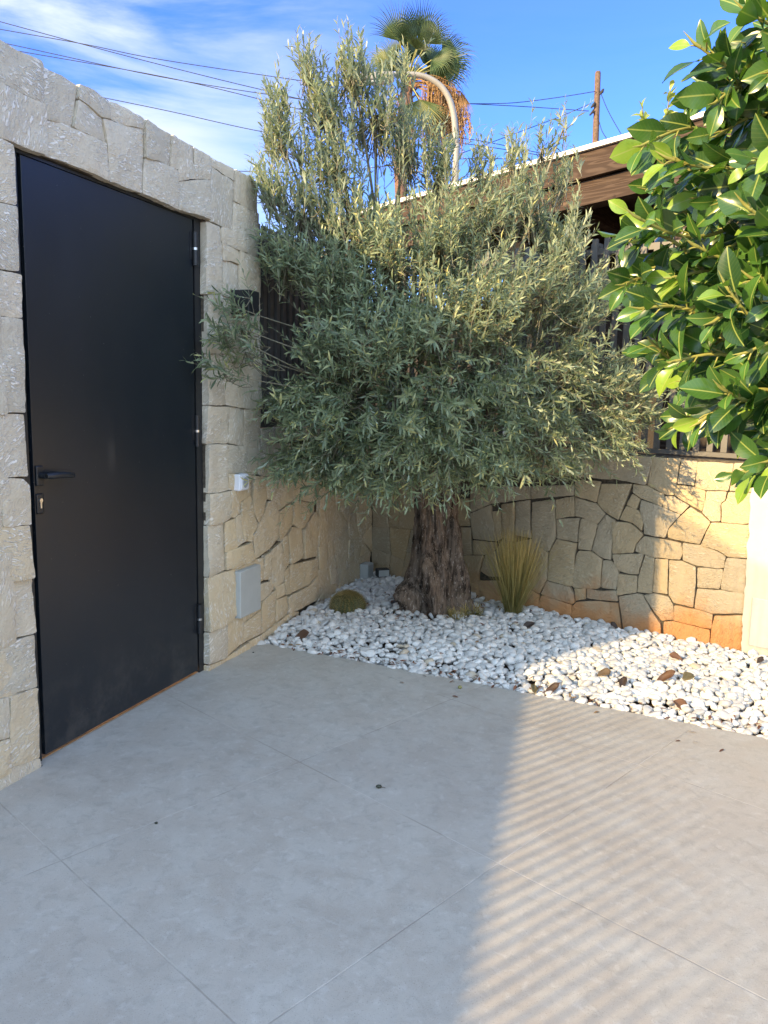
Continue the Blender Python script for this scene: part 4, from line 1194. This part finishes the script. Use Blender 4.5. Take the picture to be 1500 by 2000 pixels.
def ficus():
    base = Vector((1.75, 2.15, 0))
    root = thing('fig_tree', 'leafy rubber fig with large glossy oval leaves reaching in from the right edge', 'fig tree', base)
    rng = np.random.default_rng(9)
    B0 = np.array(base)
    mb = MB()
    tr = [(0, 0, -.05), (.01, .0, .5), (-.02, .02, 1.0), (-.08, .01, 1.5), (-.12, 0, 2.0), (-.14, 0, 2.5)]
    mb.tube(tr, [.075, .062, .055, .045, .032, .016], 12)
    mb.build('trunk', M['fig_bark'], root)
    limb = MB(); stems = MB()
    LV, LQ, LU, LT = [], [], [], []
    vo = 0
    def leaves(P, D, Nn, L, W, tint):
        nonlocal vo
        V, Q, UV = broad_leaves(P, D, Nn, L, W, rng)
        LV.append(V); LQ.append(Q+vo); LU.append(UV); LT.append(np.repeat(tint, 35)); vo += len(V)
    boughs = []
    for k, (ex, ey, ez) in enumerate([(-.80, -.15, 1.46), (-.86, -.05, 1.72), (-.62, .18, 1.60), (-.80, -.20, 1.95), (-.58, .14, 2.02), (-.84, -.05, 2.20), (-.55, -.25, 2.36), (-.40, .12, 2.45), (-.45, -.30, 1.62), (-.48, -.32, 2.10), (-.30, .25, 1.85)]):
        e = Vector((ex, ey, ez)); z0 = max(1.0, ez-.55-.06*(k % 3))
        s0 = Vector((-.02-.05*max(0, z0-1), .01, z0))
        mid = s0.lerp(e, .5)+Vector((0, 0, -.06+.03*(k % 4)))
        pts, rad = [], list(np.linspace(.024-.002*(k % 3), .006, 12))
        for t in np.linspace(0, 1, 12):
            pts.append((s0.lerp(mid, t)).lerp(mid.lerp(e, t), t)+Vector((.012*math.sin(7*t+k), .012*math.cos(6*t+k), .01*math.sin(9*t+2*k)))*min(1, 3*t))
        limb.tube(pts, rad, 9)
        boughs.append(list(zip(pts, rad))[3:])
    tips = [Vector((x+.085, y, z+.02)) for x, y, z in FICUS_TIPS]
    # extra shoots further right and deeper, so the crown is dense behind the front ones
    rr = random.Random(4)
    for _ in range(62): tips.append(Vector((rr.uniform(.90, 1.35), rr.uniform(1.85, 2.5), rr.uniform(1.42, 2.55))))
    for _ in range(16): tips.append(Vector((rr.uniform(.72, .98), rr.uniform(2.05, 2.35), rr.uniform(1.55, 2.2))))
    for ti, tip in enumerate(tips):
        lt = Vector(tip)-base
        start = lt+Vector((rr.uniform(.16, .30), rr.uniform(.0, .16), rr.uniform(-.08, .06)))
        # fork off the nearest bough
        a, ra = min(((p, r_) for B in boughs for p, r_ in B), key=lambda q: (q[0]-start).length+.25*max(0, start.x-q[0].x+.03)*4)
        pts = [a.lerp(start, t)+Vector((rr.gauss(0, .006), rr.gauss(0, .006), .03*math.sin(math.pi*t))) for t in np.linspace(0, 1, 5)]
        pts[0] = a
        limb.tube(pts, list(np.linspace(min(ra, .0085), .0048, 5)), 7)
        K = 8
        sh = [start.lerp(lt, t)+Vector((0, 0, .035*math.sin(math.pi*t)*(1 if ti % 3 else -1))) for t in np.linspace(0, 1, K)]
        stems.tube(sh, list(np.linspace(.0055, .0032, K)), 7)
        d_end = (sh[-1]-sh[-2]).normalized()
        stems.tube([sh[-1], sh[-1]+d_end*.02, sh[-1]+d_end*.05+Vector((0, 0, .008))], [.0042, .0036, .0006], 7)   # closed leaf sheath
        ph = rr.uniform(0, 6.28)
        cnt = 15
        P, D, N_, Ls, Ws, Tn = [], [], [], [], [], []
        for k in range(cnt):
            f = .05+.95*k/(cnt-1)
            i = min(K-2, int(f*(K-1))); p = sh[i].lerp(sh[i+1], f*(K-1)-i)
            t = (sh[i+1]-sh[i]).normalized()
            u = t.orthogonal().normalized(); v = t.cross(u)
            ph += 2.4
            rad = u*math.cos(ph)+v*math.sin(ph)
            an = 1.05-.5*(k/(cnt-1))+rr.gauss(0, .18)
            d = (t*math.cos(an)+rad*math.sin(an)+Vector((-.12, -.10, -.30+.2*rr.random()))).normalized()
            nn = t*math.sin(an)-rad*math.cos(an)+Vector((rr.gauss(-.15, .3), rr.gauss(-.35, .3), .55))
            pe = p+d*rr.uniform(.018, .032)
            stems.tube([p, p.lerp(pe, .6)+Vector((0, 0, .002)), pe], [.0024, .002, .0018], 5, False)
            s = rr.uniform(.068, .104)*(.62 if k == cnt-1 else (.85 if k > cnt-3 else 1))
            P.append(pe); D.append(d); N_.append(nn); Ls.append(s); Ws.append(s*rr.uniform(.50, .60))
            Tn.append(min(1, max(0, rr.gauss(.36, .22)+(.42 if k >= cnt-2 else 0)+(.2 if rr.random() < .12 else 0))))
        leaves(np.array(P), np.array(D), np.array(N_), np.array(Ls), np.array(Ws), np.array(Tn))
    limb.build('limbs', M['fig_bark'], root)
    stems.build('stems', M['fig_stem'], root)
    np_mesh('foliage', M['ficus_leaf'], np.concatenate(LV), np.concatenate(LQ), root, True, np.concatenate(LT), np.concatenate(LU))
ficus()

DEAD = [
 ((1.197, 4.051), .075, 'rust brown dead leaf on the sunlit pebbles, left of the black one', .9, 0.2),
 ((1.265, 3.948), .070, 'blackened curled dead leaf on the sunlit pebbles', .0, 1.2),
 ((1.511, 4.009), .085, 'long mid brown dead leaf beside the olive brown leaf on the pebbles', .45, .0),
 ((1.633, 4.016), .085, 'olive brown cupped dead leaf standing highest of the sunlit leaves', .97, .5),
 ((1.481, 3.696), .085, 'rust brown dead leaf nearest the paving on the right', .7, 2.6),
 ((.884, 3.888), .085, 'dark brown dead leaf lying along the paving edge at the shade line', .25, .4),
 ((.798, 3.912), .065, 'olive brown dead leaf standing upright at the paving edge', .95, 1.6),
 ((1.682, 4.332), .075, 'narrow curled rust leaf near the foot of the orange stones', .6, 2.4),
 ((.942, 4.898), .075, 'very dark round dead leaf on shaded pebbles in front of the grass clump', .02, .3),
 ((2.147, 4.301), .05, 'black dead leaf at the foot of the white wall end', .0, .8),
 ((-.49, 4.69), .09, 'dark red brown dead leaf on shaded pebbles near the left wall', .4, .25),
 ((1.50, 4.93), .06, 'small dark dead leaf against the back wall right of the grass', .05, 2.0)]
def dead_leaves():
    rr = random.Random(12); rng = np.random.default_rng(3)
    for (x, y), s, label, tint, ang in DEAD:
        z = mound(x, y)+.028
        d = np.array([[math.cos(ang), math.sin(ang)*.7, rr.uniform(.1, .4)]]); d = unit(d)
        nn = np.array([[rr.uniform(-.4, .4), rr.uniform(-.9, -.3), .8]])
        V, Q, UV = broad_leaves(np.zeros((1, 3)), d, nn, np.array([s]), np.array([s*.62]), rng, .75, -.35, 5, 7, .10)
        V = V-V.mean(0)
        o = np_mesh('dead_leaf', M['dead_leaf'], V, Q, None, True, np.full(len(V), tint), UV)
        sm = o.modifiers.new('thick', 'SOLIDIFY'); sm.thickness = .0012
        o.location = (x, y, z+.004)
        tag(o, label, 'dead leaf', 'dead leaves on the pebbles')
dead_leaves()

def leaf_litter():
    rng = np.random.default_rng(17); rr = random.Random(17)
    P, D, N_, L_ = [], [], [], []
    while len(P) < 420:
        near = rr.random()
        if near < .42:
            p = BED_A+bd*rr.uniform(0, 3.2)+Vector((-bd.y, bd.x, 0))*abs(rr.gauss(.02, .05)); z = .010+mound(p.x, p.y)+.012
            if rr.random() < .10: p = p-Vector((-bd.y, bd.x, 0))*rr.uniform(.05, .3); z = .003
        else:
            a = rr.uniform(0, 6.28); r_ = abs(rr.gauss(.25, .45))+.15
            p = TRUNK+Vector((math.cos(a)*r_*1.3, math.sin(a)*r_, 0)); z = mound(p.x, p.y)+rr.uniform(.006, .026)
        if not in_poly(p.x, p.y, BED) and z > .005: continue
        P.append((p.x, p.y, z)); t = rr.uniform(0, 6.28); tl = .05 if z < .005 else .35
        D.append((math.cos(t), math.sin(t), rr.uniform(-tl, tl))); N_.append((rr.gauss(0, .25), rr.gauss(0, .25), 1)); L_.append(rr.uniform(.022, .05))
    L_ = np.array(L_)
    V, Q, Tr = lance_leaves(np.array(P), unit(np.array(D)), np.array(N_), L_, L_*rng.uniform(.2, .34, len(L_)), rng, .1)
    o = np_mesh('leaf_litter', M['litter'], V, [Q, Tr], None, True, np.repeat(rng.random(len(L_)), 8))
    tag(o, 'small dry brown leaf litter scattered among the white pebbles', 'leaf litter', kind='stuff')
leaf_litter()

# ================================================================ cactus and grass
def cactus():
    c = (-.235, 5.30, mound(-.235, 5.30)-.01)
    root = thing('barrel_cactus', 'golden barrel cactus, round and spiny, on pebbles left of the trunk', 'cactus', c)
    n, rows = 26, 18
    mb = MB(); vs = []
    na = n*6
    for i in range(rows+1):
        t = -.35+(math.pi/2+.35)*i/rows
        for j in range(na):
            a = 2*math.pi*j/na
            rib = .5+.5*math.cos(n*a)
            r = .120*(math.cos(t)**.85 if math.cos(t) > 0 else 0)*(.88+.12*rib)
            z = .098*math.sin(t)+(.004*rib*math.cos(t)) - .012*math.exp(-((math.pi/2-t)/.25)**2)
            vs.append((r*math.cos(a), r*math.sin(a), z+.02))
    fs = [(i*na+j, i*na+(j+1) % na, (i+1)*na+(j+1) % na, (i+1)*na+j) for i in range(rows) for j in range(na)]
    mb.add(vs, fs, True); mb.build('body', M['cactus_skin'], root)
    rr = random.Random(2)
    sp = MB()
    for k in range(n):
        a = 2*math.pi*k/n
        for i in range(13):
            t = -.15+1.62*i/12
            r = .121*max(0, math.cos(t))**.85; z = .100*math.sin(t)+.022
            p = Vector((r*math.cos(a), r*math.sin(a), z))
            nn = Vector((math.cos(t)*math.cos(a), math.cos(t)*math.sin(a), math.sin(t)))
            for _ in range(12):
                d = (nn*.75+Vector((rr.gauss(0, .75), rr.gauss(0, .75), rr.gauss(0, .6)))).normalized()
                if d.dot(nn) < .05: d = (d+nn*.5).normalized()
                L_ = rr.uniform(.016, .036)
                u = d.orthogonal().normalized()*.00075; w = d.cross(u).normalized()*.00075
                sp.add([p+u, p-u*.5+w*.87, p-u*.5-w*.87, p+d*L_], [(0, 1, 3), (1, 2, 3), (2, 0, 3)])
    sp.build('spines', M['spine'], root)
cactus()

def blades(root, name, n, base_r, h, spread, mat, rng, width=.0022, lean=(0, 0), rnd_h=.25, droop=.35):
    ang = rng.uniform(0, 2*math.pi, n); rad = base_r*np.sqrt(rng.random(n))
    P = np.stack([rad*np.cos(ang), rad*np.sin(ang), np.zeros(n)], 1)
    tilt = np.abs(rng.normal(0, spread, n))
    a2 = ang+rng.normal(0, .7, n)
    d = unit(np.stack([np.sin(tilt)*np.cos(a2)+lean[0], np.sin(tilt)*np.sin(a2)+lean[1], np.cos(tilt)], 1))
    K = 8
    L = h*rng.uniform(1-rnd_h, 1.03, n)
    out = np.stack([np.cos(a2), np.sin(a2), -.5*np.ones(n)], 1)*(tilt*droop*1.5)[:, None]
    Pn = np.zeros((n, K, 3)); p, dd = P, d
    for k in range(K):
        Pn[:, k] = p; p = p+dd*(L/(K-1))[:, None]; dd = unit(dd+out/K+rng.normal(0, .012, (n, 3)))
    side = unit(np.cross(d, unit(rng.normal(0, 1, (n, 3)))))
    w = width*np.array([.8, 1, 1, .95, .85, .7, .5, .12])
    Va = Pn+side[:, None]*w[None, :, None]*.5; Vb = Pn-side[:, None]*w[None, :, None]*.5
    V = np.stack([Va, Vb], 2).reshape(-1, 3)
    idx = np.arange(n*K*2).reshape(n, K, 2)
    Q = np.stack([idx[:, :-1, 0], idx[:, :-1, 1], idx[:, 1:, 1], idx[:, 1:, 0]], -1).reshape(-1, 4)
    tint = np.repeat(np.clip(rng.normal(.35, .2, n), 0, 1)[:, None], K, 1)+np.linspace(-.3, .62, K)[None]
    tint = np.repeat(np.clip(tint, 0, 1)[..., None], 2, -1).ravel()
    return np_mesh(name, mat, V, Q, root, True, tint)
gr = thing('grass_clump', 'upright golden green feather grass clump in front of the back wall', 'ornamental grass', (.905, 5.30, mound(.905, 5.30)-.01))
rng_g = np.random.default_rng(4)
blades(gr, 'blades', 620, .05, .60, .20, M['grass_blade'], rng_g, .0034, droop=.3, rnd_h=.2)
blades(gr, 'wispy_blades', 170, .06, .52, .48, M['grass_blade'], rng_g, .0012, droop=.7, rnd_h=.35)
for (x, y, h_, n_, lb) in ((.50, 5.13, .10, 60, 'small weed tuft at the right foot of the olive trunk'), (.62, 5.24, .10, 70, 'straggly weed tuft between the olive trunk and the grass clump')):
    w_ = thing('weed_tuft', lb, 'weed', (x, y, mound(x, y)))
    blades(w_, 'blades', n_, .05, h_, .7, M['grass_blade'], rng_g, .004, droop=.9)

# ================================================================ bits on the paving
def blob(name, loc, s, mat, label, cat):
    bm = bmesh.new(); bmesh.ops.create_icosphere(bm, subdivisions=3, radius=1)
    mb = MB(); mb.add([(v.co.x*s[0]*(1+.12*noise.noise(v.co*1.5)), v.co.y*s[1], v.co.z*s[2]*(1+.12*noise.noise(v.co*2))) for v in bm.verts], [[v.index for v in f.verts] for f in bm.faces], True)
    bm.free()
    o = mb.build(name, mat); o.location = loc
    return tag(o, label, cat)
blob('fallen_olive', (.417, 3.947, .0085), (.011, .009, .009), M['fruit'], 'small fallen green olive on the paving near the pebble edge', 'olive')
o = blob('seed_husk', (.004, 2.87, .007), (.012, .008, .007), M['beetle'], 'dark dry seed husk lying in the middle of the paving', 'seed husk')
mb = MB(); mb.tube([(.010, 0, -.003), (.018, .002, -.0045), (.026, -.002, -.006)], [.0012, .001, .0006], 5); mb.build('stalk', M['dead_leaf'], o)
blob('black_crumb', (-.775, 2.578, .004), (.006, .005, .004), M['beetle'], 'tiny black crumb on the shaded paving in front of the door', 'crumb')
blob('dark_speck', (-.747, 4.451, .003), (.006, .004, .003), M['beetle'], 'tiny dark speck on the paving near the left pebble corner', 'speck')
# ================================================================ beyond the walls
def porch():
    root = thing('neighbour_porch', 'brown timber porch roof with a white edge behind the back fence', 'porch', bw(0, .7, 0), BROT)
    sl = math.atan(.079)
    u0, u1 = -1.35, 4.8
    def zt(u): return 3.215+.079*u
    def bar(name, mat, y0, y1, d0, d1, ua=u0, ub=u1, segs=1):
        mb = MB()
        vs = [(ua, y0, zt(ua)+d0), (ub, y0, zt(ub)+d0), (ub, y1, zt(ub)+d0), (ua, y1, zt(ua)+d0), (ua, y0, zt(ua)+d1), (ub, y0, zt(ub)+d1), (ub, y1, zt(ub)+d1), (ua, y1, zt(ua)+d1)]
        mb.add(vs, [(0,3,2,1),(4,5,6,7),(0,1,5,4),(1,2,6,5),(2,3,7,6),(3,0,4,7)])
        return mb.build(name, mat, root)
    bar('roof_flashing', M['flash'], -.030, .10, -.020, .012)
    bar('roof_deck', M['beam'], .045, 3.6, -.06, -.0205)
    bar('fascia_board', M['beam'], .0, .04, -.205, -.0205)
    bar('edge_beam', M['beam'], .048, .20, -.385, -.215, u0+.05)
    for k in range(9):
        u = u0+.35+k*.62
        bar('rafter', M['beam'], .205, 3.5, -.215, -.0605, u, u+.075)
    for u in (-1.2, 2.1, 4.6):
        mb = MB(); mb.box((u-.06, .06, -.06), (u+.06, .19, zt(u)-.386)); mb.build('post', M['beam'], root)
    mb = MB(); mb.add([(-1.3, 3.3, -.06), (4.8, 3.3, -.06), (4.8, 3.3, zt(4.8)-.063), (-1.3, 3.3, zt(-1.3)-.063), (-1.3, 3.45, -.06), (4.8, 3.45, -.06), (4.8, 3.45, zt(4.8)-.063), (-1.3, 3.45, zt(-1.3)-.063)], [(0,1,2,3),(5,4,7,6),(3,2,6,7),(1,5,6,2),(4,0,3,7)]); mb.box((-6, 3.3, -.06), (-1.302, 3.45, 2.7)); mb.box((4.802, .0, -.06), (4.95, 3.45, 3.3)); mb.build('rear_wall', M['shade_boards'], root)
    mb = MB(); mb.box((-6, -.40, -.06), (4.8, 3.298, -.03)); mb.build('floor_deck', M['shade_boards'], root)  # dark floor added so the gaps between the slats read as shade
    mb = MB(); mb.box((.24, .80, -.06), (.40, .92, 2.9)); mb.build('white_post', M['plaster'], root)
porch()

def street_lamp():
    root = thing('street_lamp', 'pale grey street lamp with a curved arm behind the olive crown', 'street lamp', (1.03, 13, -.06))
    pts = [(1.03, 0), (1.007, 4.94), (.995, 5.45), (.972, 5.75), (.93, 5.98), (.86, 6.16), (.76, 6.30), (.642, 6.39), (.50, 6.455), (.362, 6.483), (.18, 6.49), (.007, 6.485)]
    mb = MB()
    P = [Vector((x-1.03, 0, z)) for x, z in pts]
    Q = []
    for i in range(len(P)-1):      # smooth the bend
        for t in np.linspace(0, 1, 5)[:-1]:
            a, b, c, d = P[max(0, i-1)], P[i], P[i+1], P[min(len(P)-1, i+2)]
            Q.append(.5*((2*b)+(c-a)*t+(2*a-5*b+4*c-d)*t*t+(3*b-a-3*c+d)*t**3))
    Q.append(P[-1])
    mb.tube(Q, list(np.linspace(.054, .036, len(Q))), 14); mb.build('pole', M['lamp_grey'], root)
    mb = MB()
    prof = [(.0, .045), (-.10, .075), (-.30, .085), (-.50, .07), (-.62, .03)]
    mb.bbox((-.62, -.10, -.075), (.03, .10, .045), .035, 3, Matrix.Translation((-1.05, 0, 6.46)) @ Matrix.Rotation(R(-4), 4, 'Y'))
    hd = mb.build('lamp_head', M['lamp_grey'], root)
    mb = MB(); mb.bbox((-.55, -.08, -.10), (-.12, .08, -.074), .01, 2, Matrix.Translation((-1.05, 0, 6.46)) @ Matrix.Rotation(R(-4), 4, 'Y')); mb.build('lens', M['grey_plastic'], hd)
street_lamp()

def palm():
    base = Vector((.30, 28, -.06))
    root = thing('fan_palm', 'tall fan palm with green fronds and hanging dry fruit stalks behind the lamp', 'palm tree', base)
    rr = random.Random(6)
    S = .01818
    def q(px, py, dy=0.): return Vector((.52+(px-800)*S-.30, dy, 12.35-(py-130)*S+.06))
    mb = MB()
    tr = [Vector((0, 0, -.1)), Vector((.02, 0, 4)), Vector((.06, 0, 8)), q(786, 300), q(790, 230), q(795, 190), q(796, 165)]
    mb.tube(tr, [.26, .22, .20, .20, .21, .25, .16], 14)
    for k in range(60):                                  # old leaf bases
        a, z = rr.uniform(0, 6.28), rr.uniform(10.2, 11.8)
        c = Vector((.13+.06*(z-10)/2, 0, z)); d = Vector((math.cos(a), math.sin(a), .9)).normalized()
        r0 = c+Vector((math.cos(a), math.sin(a), 0))*.19
        mb.tube([r0, r0+d*.14, r0+d*rr.uniform(.2, .34)], [.04, .03, .012], 5)
    mb.build('trunk', M['palm_bark'], root)
    heart = q(796, 160)
    def frond(hub, axis, rad, mat, tintc, spread=1.9, face=None, droop=.35, n=30, pet=True, dead=False):
        axis = axis.normalized()
        nrm = face.normalized() if face else Vector((rr.gauss(0, .35), -1, rr.gauss(.1, .3))).normalized()
        nrm = (nrm-axis*nrm.dot(axis)).normalized()
        side = axis.cross(nrm)
        f = MB()
        for k in range(n):
            a = spread*(k/(n-1)-.5)*1.0
            d = (axis*math.cos(a)+side*math.sin(a)).normalized()
            w_dir = (side*math.cos(a)-axis*math.sin(a))
            L_ = rad*(1-.18*(abs(a)/(spread*.5))**2)*rr.uniform(.92, 1.06)
            ww = rad*spread/n*.52
            pts = []
            K = 6
            p, dd = hub.copy(), d.copy()
            for i in range(K+1):
                pts.append(p.copy()); p = p+dd*(L_/K)
                if i > 2: dd = (dd+Vector((0, 0, -droop*rr.uniform(.6, 1.9)))*.75+Vector((rr.gauss(0, .04), rr.gauss(0, .04), 0))).normalized()
            tw = max(0, min(1, rr.gauss(tintc, .12)+(.22 if k % 2 else -.22)))
            vs = []
            for i, p in enumerate(pts):
                t = i/K
                w = ww*(t/.42 if t < .42 else max(.05, (1-t)/.58))
                vs += [p-w_dir*w*.5+nrm*w*.45, p-nrm*w*.2, p+w_dir*w*.5+nrm*w*.45]
            fs = []
            for i in range(K):
                b = i*3
                fs += [(b, b+1, b+4, b+3), (b+1, b+2, b+5, b+4)]
            f.add(vs, fs, True, tw)
        o = f.build('frond', mat, root, attr=True)
        if pet:
            pm = MB()
            m_ = heart.lerp(hub, .5)+Vector((0, 0, .10))
            pm.tube([heart, heart.lerp(m_, .5)+Vector((0, 0, .03)), m_, hub], [.035, .028, .022, .016], 6)
            pm.build('petiole', M['dead_palm'] if dead else M['petiole'], o)
    G_ = M['palm_leaf']
    V = Vector
    for (px, py, ax, rd, tc, dy, dr) in [
        (781, 95, (-.25, -.1, 1), 58, .45, -.35, .25), (818, 96, (.28, -.1, 1), 60, .5, -.5, .3), (802, 100, (.02, .2, 1), 58, .2, .4, .25), (840, 118, (.7, .3, .55), 60, .15, .4, .4),
        (850, 132, (1, -.15, .12), 66, .55, -.5, .5), (845, 128, (.95, .3, -.15), 66, .2, .3, .5), (762, 126, (-1, 0, .1), 42, .9, -.2, .3), (775, 112, (-.55, .4, .75), 52, .15, .4, .4),
        (825, 110, (.5, .5, .7), 56, .1, .6, .4), (818, 200, (.10, -.2, -1), 62, .72, -.75, .1), (790, 120, (-.1, .8, .5), 55, .1, .9, .3), (810, 118, (.2, -.9, .5), 36, .35, -.8, .4), (833, 125, (.8, .6, .3), 60, .05, .8, .4), (800, 112, (-.2, .5, .9), 58, .1, .7, .3), (822, 128, (.5, .7, .2), 55, .1, 1.0, .5), (858, 120, (.9, .2, .45), 56, .3, -.1, .5), (780, 122, (-.7, .5, .3), 48, .15, .5, .4), (828, 104, (.45, -.3, .9), 52, .3, -.6, .35), (795, 104, (-.1, -.5, 1), 46, .35, -.7, .3), (838, 135, (.8, -.6, -.2), 48, .3, -.8, .5), (772, 130, (-.8, .3, -.25), 44, .3, .2, .5), (812, 122, (.15, .9, .6), 60, .05, 1.1, .3), (846, 112, (.75, .7, .6), 52, .05, .9, .4)]:
        frond(q(px, py, dy), V(ax), rd*1.18*S, G_, tc, 2.3, None, dr)
    for (px, py, ax, rd, dy) in [(842, 175, (.25, .1, -1), 50, .2), (862, 170, (.35, -.1, -1), 62, -.1), (880, 165, (.35, .2, -1), 60, .1), (895, 175, (.2, -.1, -1), 55, -.2), (825, 190, (.1, .3, -1), 60, .4), (775, 200, (-.15, .2, -1), 48, .2), (800, 205, (0, .4, -1), 62, .5), (850, 215, (.1, .1, -1), 60, .2), (785, 215, (-.05, -.3, -1), 40, -.3)]:
        frond(q(px, py, dy), V(ax), rd*S, M['dead_palm'], rr.uniform(.1, .8), .9, None, .15, 16, True, True)
    # arching dry fruit stalks with hanging strings
    for (px, py, hang) in [(868, 150, 95), (885, 155, 110), (900, 180, 110), (855, 165, 120), (842, 175, 130), (895, 230, 70), (870, 215, 100), (908, 215, 60)]:
        mb = MB()
        tip = q(px, py, rr.uniform(-.5, .3))
        m_ = heart.lerp(tip, .55)+Vector((0, 0, .45))
        cur = [(heart.lerp(m_, t)).lerp(m_.lerp(tip, t), t) for t in np.linspace(0, 1, 7)]
        mb.tube(cur, list(np.linspace(.03, .012, 7)), 5, att=.4)
        for k in range(34):
            s0 = cur[-1].lerp(cur[-3], rr.random())+Vector((rr.gauss(0, .08), rr.gauss(0, .08), 0))
            L_ = hang*S*rr.uniform(.45, 1.)
            p, pts = s0, []
            for i in range(6):
                pts.append(p.copy()); p = p+Vector((rr.gauss(.01, .03), rr.gauss(0, .03), -L_/5))
            mb.tube(pts, [.008, .010, .014, .015, .013, .004], 3, False, rr.random())
            for i in range(10):
                b = pts[rr.randrange(1, 6)]+Vector((rr.gauss(0, .05), rr.gauss(0, .05), rr.gauss(0, .08)))
                r_ = rr.uniform(.012, .026)
                mb.add([b+Vector((r_, 0, 0)), b+Vector((-r_, 0, 0)), b+Vector((0, r_, 0)), b+Vector((0, 0, r_*1.5)), b+Vector((0, 0, -r_*1.5))], [(0, 2, 3), (2, 1, 3), (0, 4, 2), (2, 4, 1), (0, 3, 4), (1, 4, 3)], True, rr.random())
        mb.build('fruit_stalk', M['dead_palm'], root, attr=True)
palm()

def utility_pole():
    root = thing('utility_pole', 'weathered wooden utility pole with cable clamps above the porch roof', 'utility pole', (7.60, 30, -.06))
    mb = MB()
    mb.tube([(-.02, 0, 0), (-.15, 0, 6), (-.285, 0, 10.6), (-.345, 0, 13.1), (-.347, 0, 13.16)], [.16, .135, .115, .10, .085], 12); mb.build('pole', M['pole'], root)
    for (x, z, r_) in ((-.19, 12.45, .06), (-.47, 12.0, .06), (-.50, 11.75, .045)):
        mb = MB(); mb.tube([(x-.08, -.1, z-.09), (x, -.12, z), (x+.05, -.1, z+.10)], [.03, r_, .03], 7); mb.tube([(x, -.1, z), (-.33, 0, z+.02)], .02, 6); mb.build('clamp', M['wire'], root)
utility_pole()

WIRES = [
 ('uppermost cable crossing the clouds over the limestone wall', [(-13.46,14.16),(-9.3,13.19),(-4.74,12.22),(-2.26,11.83),(2.33,11.87)]),
 ('second cable from the top at the left sky edge, crossing the first', [(-13.47,13.95),(-10.86,13.57),(-8.24,13.13),(-2.98,12.5),(-.15,12.18)]),
 ('third cable down at the left sky edge, entering the olive crown', [(-13.49,13.51),(-8.26,12.56),(-3.68,11.96),(-2.26,11.86)]),
 ('fourth cable down at the left sky edge, just under the third', [(-13.5,13.34),(-7.73,12.49),(-2.97,11.51),(-.12,10.99)]),
 ('single cable rising out of the limestone wall top towards the olive', [(-10.65,11.88),(-7.93,11.41),(-4.92,10.84),(-2.25,10.49)]),
 ('lowest level cable running behind the olive crown from the wall end', [(-5.81,9.44),(-2.41,9.47),(2.4,10.02),(5.79,10.02)]),
 ('cable from the top clamp of the utility pole to the palm', [(7.18,12.40),(5.67,12.14),(4.09,11.94),(2.33,11.89)]),
 ('cable from the lowest clamp of the utility pole to the palm', [(6.98,11.74),(4.63,11.84),(2.33,11.9)]),
 ('steeply sagging cable from the middle clamp of the utility pole', [(7.03,11.99),(6.06,11.57),(4.14,10.83),(2.21,10.11)]),
 ('upper of the two cables that drop behind the porch roof from the lamp', [(2.19,10.75),(3.44,10.61),(6.32,10.1)]),
 ('lower of the two cables that drop behind the porch roof from the lamp', [(2.2,10.58),(3.63,10.43),(5.96,10.12)]),
 ('guy cable running down right from the top of the utility pole', [(7.34,12.40),(7.73,11.65),(8.52,10.5)]),
 ('thin guy cable close along the right of the utility pole', [(7.30,11.64),(7.5,11.06),(7.93,10.54)])]
for label, pts in WIRES:
    P = [Vector((x, 29.88, z)) for x, z in pts]
    if P[0].x < -13: P.insert(0, P[0]*2-P[1])
    Q = []
    for i in range(len(P)-1):
        a, b, c, d = P[max(0, i-1)], P[i], P[i+1], P[min(len(P)-1, i+2)]
        for t in np.linspace(0, 1, 7)[:-1]:
            Q.append(.5*((2*b)+(c-a)*t+(2*a-5*b+4*c-d)*t*t+(3*b-a-3*c+d)*t**3))
    Q.append(P[-1])
    mb = MB(); mb.tube(Q, .0135, 5)
    tag(mb.build('overhead_cable', M['wire']), label, 'cable', 'overhead cables')

def young_tree():
    base = Vector((2.96, 9.3, -.06))
    root = thing('young_tree', 'bright yellow green young tree top showing above the porch roof', 'tree', base)
    rng = np.random.default_rng(8)
    top = Vector((0, 0, 4.62))
    mb = MB()
    mb.tube([(0, 0, 0), (.02, 0, 2.2), (.0, 0, 3.6), (.03, 0, 4.55)], [.06, .045, .03, .01], 8)
    ends = [(.10, 0, 5.0, .55), (-.20, 0, 4.80, .5), (.16, .1, 4.76, .4), (-.05, .1, 4.45, .4), (.75, .0, 4.62, .3), (.85, .1, 4.78, .25)]
    VV, QQ, TT, LL = [], [], [], 0
    for (x, y, z, l) in ends:
        st = Vector((.0, 0, 3.9)); e = Vector((x, y, z))
        pts = [st.lerp(e, t)+Vector((0, 0, -.08*math.sin(math.pi*t))) for t in np.linspace(0, 1, 6)]
        mb.tube(pts, list(np.linspace(.016, .004, 6)), 6)
        n = 46
        tt = rng.uniform(.45, 1.0, n)
        P = np.array([np.array(st.lerp(e, t)) for t in tt])+np.array([0, 0, -.08])*np.sin(math.pi*tt)[:, None]
        ax = np.array((e-st).normalized())
        D = unit(ax*.8+rng.normal(0, .7, (n, 3)))
        V, Q, Tr = lance_leaves(P, D, np.array([0, -.5, .8])+rng.normal(0, .4, (n, 3)), rng.uniform(.09, .15, n), rng.uniform(.045, .065, n), rng)
        VV.append(V); QQ.append((Q+LL, Tr+LL)); TT.append(np.repeat(rng.random(n), 8)); LL += len(V)
    mb.build('trunk', M['fig_bark'], root)
    np_mesh('foliage', M['young_leaf'], np.concatenate(VV), [np.concatenate([q[0] for q in QQ]), np.concatenate([q[1] for q in QQ])], root, True, np.concatenate(TT))
young_tree()
